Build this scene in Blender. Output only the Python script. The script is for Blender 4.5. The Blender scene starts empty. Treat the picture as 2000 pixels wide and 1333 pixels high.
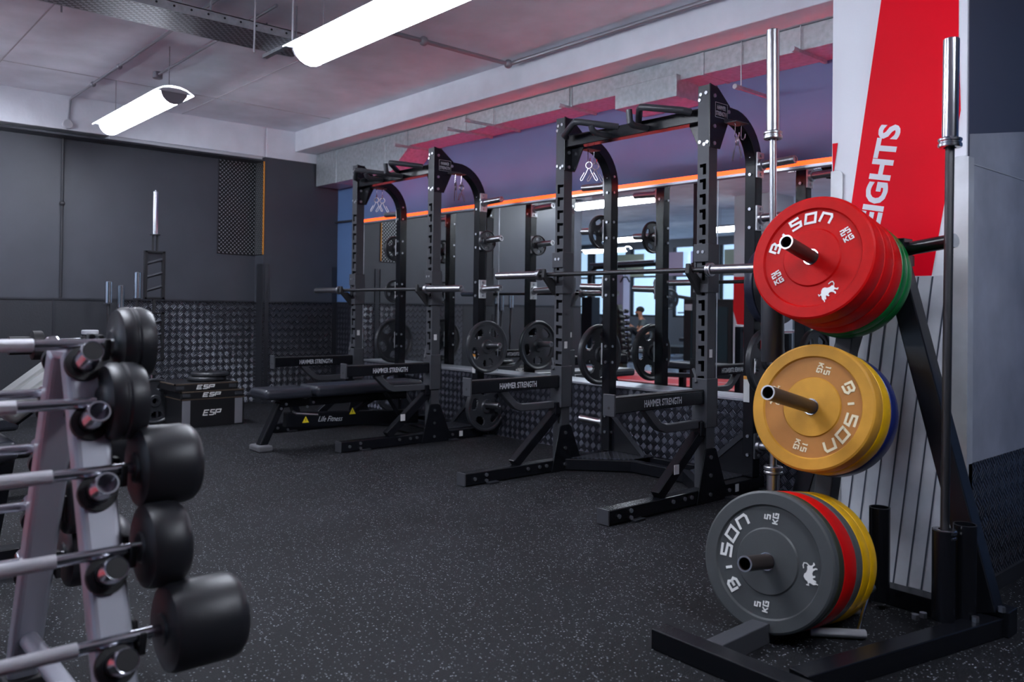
import bpy, bmesh, math, random
from mathutils import Vector, Matrix
random.seed(7)
S = bpy.context.scene
COL = S.collection
PI = math.pi
# ---------------------------------------------------------------- camera
YAW, PIT, ROL, FPX, CY = 0.723258, -0.010482, 0.0121636, 1626.71, 583.67
EYE = Vector((0, 0, 1.065))
f_ = Vector((-math.cos(YAW), math.sin(YAW), 0)); r_ = Vector((math.sin(YAW), math.cos(YAW), 0)); u_ = Vector((0, 0, 1))
f2 = math.cos(PIT) * f_ - math.sin(PIT) * u_; u2 = math.cos(PIT) * u_ + math.sin(PIT) * f_
r3 = math.cos(ROL) * r_ + math.sin(ROL) * u2; u3 = math.cos(ROL) * u2 - math.sin(ROL) * r_
cam = bpy.data.cameras.new('camera'); camo = bpy.data.objects.new('camera', cam); COL.objects.link(camo)
camo.matrix_world = Matrix(((r3.x, u3.x, -f2.x, EYE.x), (r3.y, u3.y, -f2.y, EYE.y), (r3.z, u3.z, -f2.z, EYE.z), (0, 0, 0, 1)))
cam.sensor_width = 36; cam.lens = FPX * 36 / 2000
cam.shift_y = -(666.5 - CY) / 2000
cam.clip_start = 0.02; cam.clip_end = 100
cam.dof.use_dof = True; cam.dof.focus_distance = 3.9; cam.dof.aperture_fstop = 3.0
S.camera = camo
# ---------------------------------------------------------------- world and exposure
W = bpy.data.worlds.new('world'); S.world = W; W.use_nodes = True
W.node_tree.nodes['Background'].inputs[0].default_value = (0.30, 0.42, 0.75, 1)
W.node_tree.nodes['Background'].inputs[1].default_value = 0.06
S.view_settings.view_transform = 'Standard'; S.view_settings.look = 'None'
S.view_settings.gamma = 1; S.view_settings.use_curve_mapping = False
S.view_settings.exposure = 0.0
LAMP_E = 48.0       # emission of the fluorescent diffusers and the glowing reflector wings
LED_E = 62.0        # emission of the red strip
# ---------------------------------------------------------------- materials
def mat(name, col, rough=0.5, metal=0.0, spec=0.5, bump=0.0, bscale=200, emit=None, es=1.0, var=0.0, vscale=5, coat=0.0, aniso=0):
    m = bpy.data.materials.new(name); m.use_nodes = True; nt = m.node_tree; b = nt.nodes['Principled BSDF']
    b.inputs['Base Color'].default_value = (*col, 1); b.inputs['Roughness'].default_value = rough
    b.inputs['Metallic'].default_value = metal; b.inputs['Specular IOR Level'].default_value = spec
    b.inputs['Coat Weight'].default_value = coat; b.inputs['Coat Roughness'].default_value = 0.15
    if emit: b.inputs['Emission Color'].default_value = (*emit, 1); b.inputs['Emission Strength'].default_value = es
    if bump or var:
        tc = nt.nodes.new('ShaderNodeTexCoord')
    if bump:
        n = nt.nodes.new('ShaderNodeTexNoise'); n.inputs['Scale'].default_value = bscale; n.inputs['Detail'].default_value = 3
        bp = nt.nodes.new('ShaderNodeBump'); bp.inputs['Strength'].default_value = bump; bp.inputs['Distance'].default_value = 0.004
        nt.links.new(tc.outputs['Object'], n.inputs['Vector']); nt.links.new(n.outputs['Fac'], bp.inputs['Height']); nt.links.new(bp.outputs['Normal'], b.inputs['Normal'])
    if var:
        n = nt.nodes.new('ShaderNodeTexNoise'); n.inputs['Scale'].default_value = vscale; n.inputs['Detail'].default_value = 6
        r = nt.nodes.new('ShaderNodeValToRGB'); r.color_ramp.elements[0].position = .3; r.color_ramp.elements[1].position = .7
        r.color_ramp.elements[0].color = (*[c * (1 - var) for c in col], 1); r.color_ramp.elements[1].color = (*[min(1, c * (1 + var)) for c in col], 1)
        nt.links.new(tc.outputs['Object'], n.inputs['Vector']); nt.links.new(n.outputs['Fac'], r.inputs['Fac']); nt.links.new(r.outputs['Color'], b.inputs['Base Color'])
    return m
def mth(nt, op, a, b=None, c=None):
    n = nt.nodes.new('ShaderNodeMath'); n.operation = op
    for i, v in enumerate((a, b, c)):
        if v is None: continue
        if isinstance(v, (int, float)): n.inputs[i].default_value = v
        else: nt.links.new(v, n.inputs[i])
    return n.outputs[0]
def chequer(name, ax, cell, col, worn, rough=0.4, metal=0.6, bars=5, strength=0.6, dist=0.0015):
    """tread plate: alternate cells of raised bars turned 90 degrees; ax = the two world axes of the sheet"""
    m = bpy.data.materials.new(name); m.use_nodes = True; nt = m.node_tree; b = nt.nodes['Principled BSDF']; L = nt.links
    g = nt.nodes.new('ShaderNodeNewGeometry'); s = nt.nodes.new('ShaderNodeSeparateXYZ'); L.new(g.outputs['Position'], s.inputs[0])
    if ax == 'XY+Z': A = mth(nt, 'ADD', s.outputs[0], s.outputs[1]); B = s.outputs[2]
    else: A = s.outputs['XYZ'.index(ax[0])]; B = s.outputs['XYZ'.index(ax[1])]
    k = 0.70711 / cell
    u = mth(nt, 'MULTIPLY', mth(nt, 'ADD', A, B), k); v = mth(nt, 'MULTIPLY', mth(nt, 'SUBTRACT', A, B), k)
    fu = mth(nt, 'FRACT', u); fv = mth(nt, 'FRACT', v)
    par = mth(nt, 'FLOORED_MODULO', mth(nt, 'ADD', mth(nt, 'FLOOR', u), mth(nt, 'FLOOR', v)), 2.0)
    def pat(a, c):      # bars across a, long along c
        if bars > 1:
            w = mth(nt, 'SINE', mth(nt, 'MULTIPLY', a, 2 * PI * bars)); w = mth(nt, 'MULTIPLY_ADD', w, .5, .5)
            e1 = mth(nt, 'GREATER_THAN', mth(nt, 'MINIMUM', c, mth(nt, 'SUBTRACT', 1.0, c)), 0.07)
            return mth(nt, 'MULTIPLY', w, e1)
        da = mth(nt, 'ABSOLUTE', mth(nt, 'SUBTRACT', a, .5)); dc = mth(nt, 'ABSOLUTE', mth(nt, 'SUBTRACT', c, .5))
        h = mth(nt, 'SUBTRACT', 1.0, mth(nt, 'ADD', mth(nt, 'MULTIPLY', da, 5.5), mth(nt, 'MULTIPLY', dc, 1.9)))
        return mth(nt, 'MINIMUM', mth(nt, 'MAXIMUM', mth(nt, 'MULTIPLY', h, 3.0), 0.0), 1.0)
    p0 = pat(fu, fv); p1 = pat(fv, fu)
    mx = nt.nodes.new('ShaderNodeMix'); mx.data_type = 'FLOAT'; L.new(par, mx.inputs[0]); L.new(p0, mx.inputs[2]); L.new(p1, mx.inputs[3]); h = mx.outputs[0]
    bp = nt.nodes.new('ShaderNodeBump'); bp.inputs['Strength'].default_value = strength; bp.inputs['Distance'].default_value = dist
    L.new(h, bp.inputs['Height']); L.new(bp.outputs['Normal'], b.inputs['Normal'])
    mc = nt.nodes.new('ShaderNodeMix'); mc.data_type = 'RGBA'; mc.inputs[6].default_value = (*col, 1); mc.inputs[7].default_value = (*worn, 1)  # bars lightened in colour to imitate light they catch; worn on fine studs
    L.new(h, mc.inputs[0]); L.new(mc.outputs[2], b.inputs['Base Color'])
    b.inputs['Roughness'].default_value = rough; b.inputs['Metallic'].default_value = metal
    return m
M = {}
M['black'] = mat('black gloss powder coat', (0.006, 0.0065, 0.009), 0.25, spec=0.35, bump=0.05, bscale=900)
M['char'] = mat('charcoal textured coat', (0.050, 0.052, 0.060), 0.45, spec=.3, bump=0.15, bscale=700, metal=0.1)
M['matt'] = mat('matt black plastic', (0.012, 0.012, 0.014), 0.6)
M['rubber'] = mat('black moulded rubber', (0.018, 0.019, 0.023), 0.42, bump=0.05, bscale=400)
M['grip'] = mat('grey black urethane', (0.030, 0.032, 0.038), 0.36, bump=0.08, bscale=500)
M['chrome'] = mat('chrome', (0.55, 0.56, 0.60), 0.18, 1.0)
M['steel'] = mat('brushed bar steel', (0.42, 0.42, 0.44), 0.3, 1.0, bump=0.1, bscale=900)
M['knurl'] = mat('knurled steel', (0.50, 0.50, 0.53), 0.42, 1.0, bump=0.5, bscale=1400)
M['oxide'] = mat('black oxide bar shaft', (0.07, 0.07, 0.075), 0.35, 0.9, bump=0.3, bscale=1200)
M['peg'] = mat('worn dark peg', (.045, .034, .031), .38, .3)
M['bolt'] = mat('zinc bolt', (0.45, 0.46, 0.5), 0.35, 1.0)
M['silver'] = mat('silver powder coat', (0.44, 0.45, 0.51), 0.38, 0.25, bump=0.05, bscale=500)
M['darksilver'] = M['silver']
M['ceil'] = mat('painted concrete ceiling', (0.76, 0.79, 0.86), 0.75, bump=0.35, bscale=14, var=0.10, vscale=3)
M['beam'] = mat('painted concrete beam', (0.72, 0.74, 0.80), 0.75, bump=0.3, bscale=30, var=0.05, vscale=6)
M['wall'] = mat('charcoal wall paint', (0.050, 0.054, 0.068), 0.5, bump=0.1, bscale=60, var=0.08, vscale=3)
M['bluewall'] = mat('slate blue wall paint', (0.088, 0.165, 0.335), 0.6, bump=0.1, bscale=60, var=0.06, vscale=2)
M['galv'] = mat('galvanised duct', (0.46, 0.50, 0.52), 0.42, 0.6, bump=0.12, bscale=40, var=0.16, vscale=28)
M['conduit'] = mat('grey conduit', (0.30, 0.30, 0.33), 0.45, 0.5)
M['dconduit'] = mat('dark painted conduit', (0.022, 0.023, 0.028), 0.5)
M['trim'] = mat('dark metal trim', (0.05, 0.052, 0.062), 0.35, 0.6)
M['alu'] = mat('aluminium trim', (0.55, 0.57, 0.62), 0.35, 0.9)
M['orange'] = mat('orange edging', (0.65, 0.26, 0.03), 0.6)
M['red'] = mat('red vinyl', (0.78, 0.0, 0.014), 0.5, spec=0.12)
M['white'] = mat('white vinyl', (0.74, 0.76, 0.82), 0.5)
M['boards'] = mat('pale grey boarding', (0.62, 0.64, 0.70), 0.5, bump=0.1, bscale=8, var=0.12, vscale=9)
M['groove'] = mat('board groove', (0.06, 0.07, 0.10), 0.7)
M['guard'] = mat('worn aluminium corner guard', (0.52, 0.53, 0.55), 0.42, 0.4, bump=0.08, bscale=60, var=0.15, vscale=7)
M['sheet'] = mat('metal sheet with painted reflection', (0.38, 0.39, 0.44), 0.36, 0.3, bump=0.08, bscale=20, var=0.22, vscale=4)
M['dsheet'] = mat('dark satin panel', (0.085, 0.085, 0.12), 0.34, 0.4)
M['tube'] = mat('fluorescent diffuser', (0.9, 0.9, 0.95), 0.5, emit=(0.83, 0.885, 1.0), es=LAMP_E)
M['reflector'] = mat('white enamel reflector', (0.85, 0.86, 0.9), 0.4)
M['led'] = mat('red light strip', (0.9, 0.1, 0.02), 0.4, emit=(1.0, 0.060, 0.006), es=3.3)
M['ledup'] = mat('upward light strip lens', (0.9, 0.1, 0.05), 0.4, emit=(1.0, 0.003, 0.045), es=LED_E)
M['bred'] = mat('red bumper rubber', (0.54, 0.0035, 0.004), 0.45, spec=.12, bump=0.1, bscale=300, var=0.06, vscale=30)
M['bgreen'] = mat('green bumper rubber', (0.004, 0.16, 0.035), 0.33, spec=.3, bump=0.05, bscale=300)
M['byel'] = mat('bright yellow bumper rubber', (0.68, 0.37, 0.002), 0.4, spec=.25, bump=0.05, bscale=300, var=0.1, vscale=20)
M['bamb'] = mat('faded amber bumper rubber', (0.56, 0.27, 0.032), 0.5, spec=.2, bump=0.1, bscale=300, var=0.12, vscale=14)
M['bamb2'] = mat('brown tinged bumper recess', (0.43, 0.18, 0.045), 0.5, spec=.2, bump=0.1, bscale=300, var=0.10, vscale=14)
M['bblue'] = mat('blue bumper rubber', (0.006, 0.012, 0.10), 0.35)
M['bgrey'] = mat('grey bumper rubber', (0.070, 0.075, 0.078), 0.42, spec=.3, bump=0.08, bscale=300, var=0.04, vscale=20)
M['bolive'] = mat('dark olive bumper rubber', (0.030, 0.032, 0.018), 0.45)
M['print'] = mat('white print', (0.88, 0.88, 0.86), 0.5)
M['printy'] = mat('cream print', (0.80, 0.70, 0.46), 0.5)
M['printg'] = mat('light grey print', (0.42, 0.43, 0.46), 0.5)
M['sticker'] = mat('white sticker', (0.6, 0.6, 0.6), 0.5)
M['yellow'] = mat('yellow warning sticker', (0.8, 0.65, 0.02), 0.5)
M['leather'] = mat('black vinyl upholstery', (0.020, 0.022, 0.030), 0.33, bump=0.08, bscale=120)
M['gleather'] = mat('grey vinyl upholstery', (0.17, 0.175, 0.17), 0.45, bump=0.06, bscale=120)
M['foot'] = mat('grey rubber foot', (0.10, 0.10, 0.11), 0.6)
M['box'] = mat('black box paint', (0.010, 0.010, 0.012), 0.4)
M['boxedge'] = mat('worn wooden edge', (0.07, 0.05, 0.035), 0.6)
M['glass'] = mat('daylit window pane', (0.5, 0.7, 0.9), 0.2, emit=(0.50, 0.72, 1.0), es=1.1)
M['bluefloor'] = mat('glossy blue grey floor', (0.14, 0.19, 0.28), 0.25)
M['redfloor'] = mat('red track flooring', (0.55, 0.004, 0.01), 0.45)
M['whitepaint'] = mat('white wall paint', (0.5, 0.51, 0.55), 0.6)
M['skin'] = mat('skin', (0.50, 0.22, 0.13), 0.5)
M['shirt'] = mat('grey t-shirt', (0.10, 0.115, 0.12), 0.8)
M['hair'] = mat('dark hair', (0.012, 0.010, 0.010), 0.7)
M['trousers'] = mat('black trousers', (0.012, 0.012, 0.016), 0.8)
M['poster1'] = mat('mauve poster', (0.30, 0.22, 0.32), 0.5); M['poster2'] = mat('olive poster', (0.33, 0.36, 0.28), 0.5); M['poster3'] = mat('lilac poster', (0.45, 0.45, 0.75), 0.5)
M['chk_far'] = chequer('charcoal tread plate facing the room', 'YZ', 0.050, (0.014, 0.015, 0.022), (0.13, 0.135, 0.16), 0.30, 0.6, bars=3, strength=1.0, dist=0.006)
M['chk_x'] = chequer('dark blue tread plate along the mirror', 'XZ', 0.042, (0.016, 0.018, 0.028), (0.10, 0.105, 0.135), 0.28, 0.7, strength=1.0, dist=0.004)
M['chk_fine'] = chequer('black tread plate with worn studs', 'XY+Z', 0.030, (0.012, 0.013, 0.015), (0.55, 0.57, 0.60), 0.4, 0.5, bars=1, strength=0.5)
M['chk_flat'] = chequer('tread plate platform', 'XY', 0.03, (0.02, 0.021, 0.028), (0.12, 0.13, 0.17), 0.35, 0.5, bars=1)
def mirror_mat():
    m = bpy.data.materials.new('mirror'); m.use_nodes = True; b = m.node_tree.nodes['Principled BSDF']
    b.inputs['Base Color'].default_value = (0.80, 0.83, 0.82, 1); b.inputs['Metallic'].default_value = 1; b.inputs['Roughness'].default_value = 0.0
    return m
M['mirror'] = mirror_mat()
def floor_mat():
    m = bpy.data.materials.new('rubber crumb floor'); m.use_nodes = True; nt = m.node_tree; b = nt.nodes['Principled BSDF']; L = nt.links
    tc = nt.nodes.new('ShaderNodeTexCoord')
    v = nt.nodes.new('ShaderNodeTexVoronoi'); v.inputs['Scale'].default_value = 150; L.new(tc.outputs['Object'], v.inputs['Vector'])
    n = nt.nodes.new('ShaderNodeTexNoise'); n.inputs['Scale'].default_value = 2.2; n.inputs['Detail'].default_value = 8; L.new(tc.outputs['Object'], n.inputs['Vector'])
    sp = nt.nodes.new('ShaderNodeSeparateColor'); L.new(v.outputs['Color'], sp.inputs[0])
    fleck = mth(nt, 'GREATER_THAN', sp.outputs[0], 0.85)
    near = mth(nt, 'LESS_THAN', v.outputs['Distance'], 0.42)
    fl = mth(nt, 'MULTIPLY', mth(nt, 'MULTIPLY', fleck, near), mth(nt, 'MULTIPLY_ADD', sp.outputs[1], .8, .2))
    r = nt.nodes.new('ShaderNodeValToRGB'); r.color_ramp.elements[0].position = .3; r.color_ramp.elements[1].position = .72
    r.color_ramp.elements[0].color = (0.0046, 0.0049, 0.0063, 1); r.color_ramp.elements[1].color = (0.0105, 0.0111, 0.0140, 1); L.new(n.outputs['Fac'], r.inputs['Fac'])
    mc = nt.nodes.new('ShaderNodeMix'); mc.data_type = 'RGBA'; mc.inputs[7].default_value = (0.26, 0.28, 0.31, 1)
    L.new(fl, mc.inputs[0]); L.new(r.outputs['Color'], mc.inputs[6])
    # tile joints every metre
    s = nt.nodes.new('ShaderNodeSeparateXYZ'); L.new(tc.outputs['Object'], s.inputs[0])
    def joint(a, off): return mth(nt, 'LESS_THAN', mth(nt, 'ABSOLUTE', mth(nt, 'SUBTRACT', mth(nt, 'FRACT', mth(nt, 'ADD', a, off)), .5)), 0.0025)
    j = mth(nt, 'MAXIMUM', joint(s.outputs[0], .23), joint(s.outputs[1], .62))
    mj = nt.nodes.new('ShaderNodeMix'); mj.data_type = 'RGBA'; mj.inputs[7].default_value = (0.008, 0.008, 0.009, 1); L.new(j, mj.inputs[0]); L.new(mc.outputs[2], mj.inputs[6]); L.new(mj.outputs[2], b.inputs['Base Color'])
    n2 = nt.nodes.new('ShaderNodeTexNoise'); n2.inputs['Scale'].default_value = 260; L.new(tc.outputs['Object'], n2.inputs['Vector'])
    bp = nt.nodes.new('ShaderNodeBump'); bp.inputs['Strength'].default_value = 0.8; bp.inputs['Distance'].default_value = 0.004
    L.new(mth(nt, 'SUBTRACT', n2.outputs['Fac'], j), bp.inputs['Height']); L.new(bp.outputs['Normal'], b.inputs['Normal'])
    b.inputs['Roughness'].default_value = 0.66; b.inputs['Specular IOR Level'].default_value = 0.22
    return m
M['floor'] = floor_mat()
# ---------------------------------------------------------------- mesh building
def frame(d, up=(0, 0, 1)):
    d = Vector(d).normalized(); up = Vector(up)
    if abs(d.dot(up)) > .99: up = Vector((0, 1, 0))
    a = up.cross(d).normalized(); return a, d.cross(a).normalized(), d
class MB:
    def __init__(s): s.v = []; s.f = []
    def add(s, vs, fs):
        k = len(s.v); s.v += [Vector(p) for p in vs]; s.f += [tuple(i + k for i in q) for q in fs]; return s
    def box(s, x0, x1, y0, y1, z0, z1):
        return s.add([(x, y, z) for z in (z0, z1) for y in (y0, y1) for x in (x0, x1)],
                     [(0, 2, 3, 1), (4, 5, 7, 6), (0, 1, 5, 4), (2, 6, 7, 3), (0, 4, 6, 2), (1, 3, 7, 5)])
    def bar(s, p, q, w, h, up=(0, 0, 1)):      # rectangular bar, w sideways, h along up
        p, q = Vector(p), Vector(q); a, b, d = frame(q - p, up)
        return s.add([c + i * a * w / 2 + j * b * h / 2 for c in (p, q) for i, j in ((-1, -1), (1, -1), (1, 1), (-1, 1))],
                     [(0, 3, 2, 1), (4, 5, 6, 7), (0, 1, 5, 4), (1, 2, 6, 5), (2, 3, 7, 6), (3, 0, 4, 7)])
    def sweep(s, pts, prof, up=(0, 0, 1), closed=False):   # profile [(a,b)] swept along points with a fixed up
        pts = [Vector(p) for p in pts]; n = len(pts); m = len(prof); vs = []
        for i, p in enumerate(pts):
            if closed: d0 = (p - pts[i - 1]).normalized(); d1 = (pts[(i + 1) % n] - p).normalized()
            else:
                d0 = (p - pts[max(i - 1, 0)]); d1 = (pts[min(i + 1, n - 1)] - p)
                d0 = d0.normalized() if d0.length else d1.normalized(); d1 = d1.normalized() if d1.length else d0
            t = (d0 + d1).normalized(); a, b, _ = frame(t, up); k = 1 / max(.35, t.dot(d0))
            perp = (d1 - d0)
            for x, y in prof:
                o = a * x + b * y
                if perp.length > 1e-5:
                    e = perp.normalized(); e = (e - t * e.dot(t)).normalized(); o = o + e * o.dot(e) * (k - 1)
                vs.append(p + o)
        fs = []
        for i in range(n if closed else n - 1):
            j = (i + 1) % n
            for q in range(m): fs.append((i * m + q, i * m + (q + 1) % m, j * m + (q + 1) % m, j * m + q))
        if not closed: fs += [tuple(reversed(range(m))), tuple(range((n - 1) * m, n * m))]
        return s.add(vs, fs)
    def tube(s, pts, r, seg=14, up=(0, 0, 1), closed=False):
        return s.sweep(pts, [(r * math.cos(2 * PI * i / seg), r * math.sin(2 * PI * i / seg)) for i in range(seg)], up, closed)
    def lathe(s, prof, o=(0, 0, 0), d=(0, 0, 1), seg=32):    # prof [(r, h)]; r=0 ends close
        a, b, d = frame(d); o = Vector(o); vs = []; rings = []
        for r, h in prof:
            if r < 1e-6: rings.append([len(vs)]); vs.append(o + d * h)
            else:
                rings.append(list(range(len(vs), len(vs) + seg)))
                vs += [o + d * h + (a * math.cos(2 * PI * i / seg) + b * math.sin(2 * PI * i / seg)) * r for i in range(seg)]
        fs = []
        for A, B in zip(rings, rings[1:]):
            for i in range(seg):
                j = (i + 1) % seg
                if len(A) == 1 and len(B) == 1: continue
                if len(A) == 1: fs.append((A[0], B[j], B[i]))
                elif len(B) == 1: fs.append((A[i], A[j], B[0]))
                else: fs.append((A[i], A[j], B[j], B[i]))
        return s.add(vs, fs)
    def cyl(s, p, q, r, seg=20, bev=0.0):
        p, q = Vector(p), Vector(q); L = (q - p).length; e = min(bev, L / 3, r / 3) if bev else 0
        pr = [(0, 0), (r - e, 0), (r, e), (r, L - e), (r - e, L), (0, L)] if e else [(0, 0), (r, 0), (r, L), (0, L)]
        return s.lathe(pr, p, q - p, seg)
    def pipe(s, p, q, r, ri, seg=24):        # hollow open tube
        p, q = Vector(p), Vector(q); L = (q - p).length
        return s.lathe([(ri, L * .25), (ri, L), (r, L), (r, 0), (0, 0)], p, q - p, seg).lathe([(0, L * .26), (ri, L * .25)], p, q - p, seg)
    def prism(s, poly, o, a, b, t):         # polygon in plane (a,b) at o, extruded by vector t
        o, a, b, t = Vector(o), Vector(a), Vector(b), Vector(t); n = len(poly)
        vs = [o + a * x + b * y for x, y in poly]; vs += [v + t for v in vs]
        return s.add(vs, [tuple(range(n)), tuple(reversed(range(n, 2 * n)))] + [(i, i + n, (i + 1) % n + n, (i + 1) % n) for i in range(n)])
    def sphere(s, c, r, seg=16, sc=(1, 1, 1)):
        k = len(s.v); pr = [(max(0, r * math.sin(PI * i / 10)), -r * math.cos(PI * i / 10)) for i in range(11)]
        pr[0] = (0, -r); pr[-1] = (0, r); s.lathe(pr, (0, 0, 0), (0, 0, 1), seg)
        for i in range(k, len(s.v)): p = s.v[i]; s.v[i] = Vector((p.x * sc[0], p.y * sc[1], p.z * sc[2])) + Vector(c)
        return s
    def xf(s, mtx):
        s.v = [mtx @ p for p in s.v]; return s
    def build_each(s, name, m, parent=None, smooth=True, bev=0.0, seg=2):
        """one object for every connected piece"""
        par = list(range(len(s.v)))
        def find(i):
            while par[i] != i: par[i] = par[par[i]]; i = par[i]
            return i
        for q in s.f:
            for i in q[1:]: par[find(i)] = find(q[0])
        groups = {}
        for q in s.f: groups.setdefault(find(q[0]), []).append(q)
        out = []
        for fs in groups.values():
            idx = sorted({i for q in fs for i in q}); mp = {i: k for k, i in enumerate(idx)}
            b = MB(); b.v = [s.v[i] for i in idx]; b.f = [tuple(mp[i] for i in q) for q in fs]
            out.append(b.build(name, m, parent, smooth, bev, seg))
        return out
    def build(s, name, m, parent=None, smooth=True, bev=0.0, seg=2):
        me = bpy.data.meshes.new(name)
        off = Vector((0, 0, 0))
        if parent is not None:
            p = parent
            while p is not None: off += p.location; p = p.parent
        me.from_pydata([tuple(p - off) for p in s.v], [], s.f)
        bm = bmesh.new(); bm.from_mesh(me); bmesh.ops.recalc_face_normals(bm, faces=bm.faces); bm.to_mesh(me); bm.free()
        if isinstance(m, str): m = M[m]
        me.materials.append(m)
        if smooth:
            for p in me.polygons: p.use_smooth = True
            me.set_sharp_from_angle(angle=math.radians(32))
        o = bpy.data.objects.new(name, me); COL.objects.link(o)
        if parent is not None: o.parent = parent
        if bev:
            md = o.modifiers.new('bevel', 'BEVEL'); md.width = bev; md.segments = seg; md.limit_method = 'ANGLE'; md.angle_limit = math.radians(50)
            if hasattr(md, 'harden_normals'): md.harden_normals = False
        return o
def tag(o, label, cat, group=None, kind=None):
    o['label'] = label; o['category'] = cat
    if group: o['group'] = group
    if kind: o['kind'] = kind
    return o
def thing(name, label, cat, loc=(0, 0, 0), group=None):
    o = bpy.data.objects.new(name, None); COL.objects.link(o); o.location = loc; o.empty_display_size = .05
    return tag(o, label, cat, group)
def struct(name, mb, m, bev=0.0, parent=None):
    o = mb.build(name, m, parent, smooth=False, bev=bev)
    if parent is None: o['kind'] = 'structure'
    return o
def dup(o, parent=None):
    c = o.copy(); COL.objects.link(c)
    if parent is not None: c.parent = parent
    for ch in list(o.children): dup(ch, c)
    return c
def basis(n, o=(0, 0, 0), up=(0, 0, 1)):     # matrix whose local z is n, x to the right seen from the front, y up
    n = Vector(n).normalized(); x = Vector(up).cross(n).normalized(); y = n.cross(x); o = Vector(o)
    return Matrix(((x.x, y.x, n.x, o.x), (x.y, y.y, n.y, o.y), (x.z, y.z, n.z, o.z), (0, 0, 0, 1)))
def text_mb(body, size, mtx, sx=1.0, bold=0.0, ext=0.0006, align='CENTER', space=1.0):
    cu = bpy.data.curves.new('lettering', 'FONT'); cu.body = body; cu.size = size; cu.extrude = ext; cu.offset = bold
    cu.align_x = align; cu.align_y = 'CENTER'; cu.resolution_u = 3; cu.space_character = space
    ob = bpy.data.objects.new('lettering', cu); me = bpy.data.meshes.new_from_object(ob)
    mb = MB(); mb.add([mtx @ Vector((v.co.x * sx, v.co.y, v.co.z)) for v in me.vertices], [tuple(p.vertices) for p in me.polygons])
    bpy.data.objects.remove(ob); bpy.data.curves.remove(cu); bpy.data.meshes.remove(me)
    return mb
# stroke lettering (square techno capitals) on a 1 x 1 box
STK = {'B': [[(0.05, 0), (0.75, 0), (1, .22), (.85, .5), (1, .8), (.8, 1), (.1, 1), (0.05, .25)], [(.35, .5), (.85, .5)]],
       'I': [[(.5, 0), (.5, 1)]], 'i': [[(.5, 0), (.5, .62)]],
       'S': [[(0, 0), (.9, 0), (1, .45), (.12, .55), (.1, 1), (1, 1)]],
       'O': [[(0, .05), (.1, 1), (1, 1), (.9, 0), (0, .0), (0.02, .3)]],
       'N': [[(0, 0), (.1, 1), (.9, 1), (1, .75), (.9, 0)]],
       '2': [[(0, 1), (1, 1), (1, .5), (0, .5), (0, 0), (1, 0)]], '5': [[(1, 1), (0, 1), (0, .52), (1, .52), (1, 0), (0, 0)]],
       '1': [[(.2, .95), (.6, .95), (.6, 0)]], 'K': [[(0, 0), (0, 1)], [(0, .45), (.25, .5), (1, 1)], [(.3, .52), (1, 0)]],
       'G': [[(1, .95), (0, .95), (0, 0.03), (1, 0.03), (1, .5), (.5, .5)]],
       'E': [[(1, 1), (0, 1), (0, 0), (1, 0)], [(0, .5), (.85, .5)]], 'P': [[(0, 0), (0, 1), (1, 1), (1, .45), (.2, .45)]]}
def strokes(mb, ch, mtx, w, h, t, ext=0.0012, slant=0.0):
    for line in STK[ch]:
        pts = [mtx @ Vector((x * w - w / 2 + slant * y * h, y * h - h / 2, ext / 2)) for x, y in line]
        nz = (mtx.to_3x3() @ Vector((0, 0, 1))).normalized()
        mb.sweep(pts, [(-t / 2, -ext / 2), (t / 2, -ext / 2), (t / 2, ext / 2), (-t / 2, ext / 2)], up=nz)
    return mb
# ================================================================ ROOM
XR, XL = 5.0, -19.0      # room extent along the mirror wall
YM = 4.64                # mirror plane
YB = -9.0                # wall with windows, far behind the camera
XF = -8.465; XF2 = -8.667
ZC = 2.97
struct('floor', MB().box(XL, XR, YB, 4.9, -0.1, 0), 'floor')
struct('ceiling', MB().box(XL, XR, YB, 4.9, ZC, ZC + .15), 'ceil')
# ceiling concrete board joints
struct('trim_1', MB().box(XF2, XR, 1.298, 1.304, ZC - .003, ZC + .01).box(XF2, XR, 3.02, 3.026, ZC - .003, ZC + .01).box(-7.6, -7.594, -1, 4.2, ZC - .003, ZC + .01), mat('ceiling joint', (.46, .46, .49), .8))
# far wall: recessed part, projecting column, concrete band above
struct('wall_far', MB().box(XF2 - .2, XF2, 0.25, 3.906, 0, 2.65), 'wall')
struct('wall_column', MB().box(XF2 - .2, XF, 3.906, 4.80, 0, 2.65), 'wall')
band = struct('beam_far', MB().box(XF2 - .2, XF, 0.25, 3.90, 2.652, ZC).box(XF2 - .2, XF, 3.925, 4.8, 2.645, ZC).box(XF2 - .2, XF - .012, 3.90, 3.925, 2.645, ZC), 'beam', bev=.004); band['kind'] = 'structure'
struct('trim_2', MB().box(XF2, XF - .02, 2.35, 3.89, 2.615, 2.652), M['whitepaint'], bev=.004)
struct('trim_3', MB().box(XF2, XF + .004, 0.25, 3.906, 2.600, 2.618), 'trim')
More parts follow.
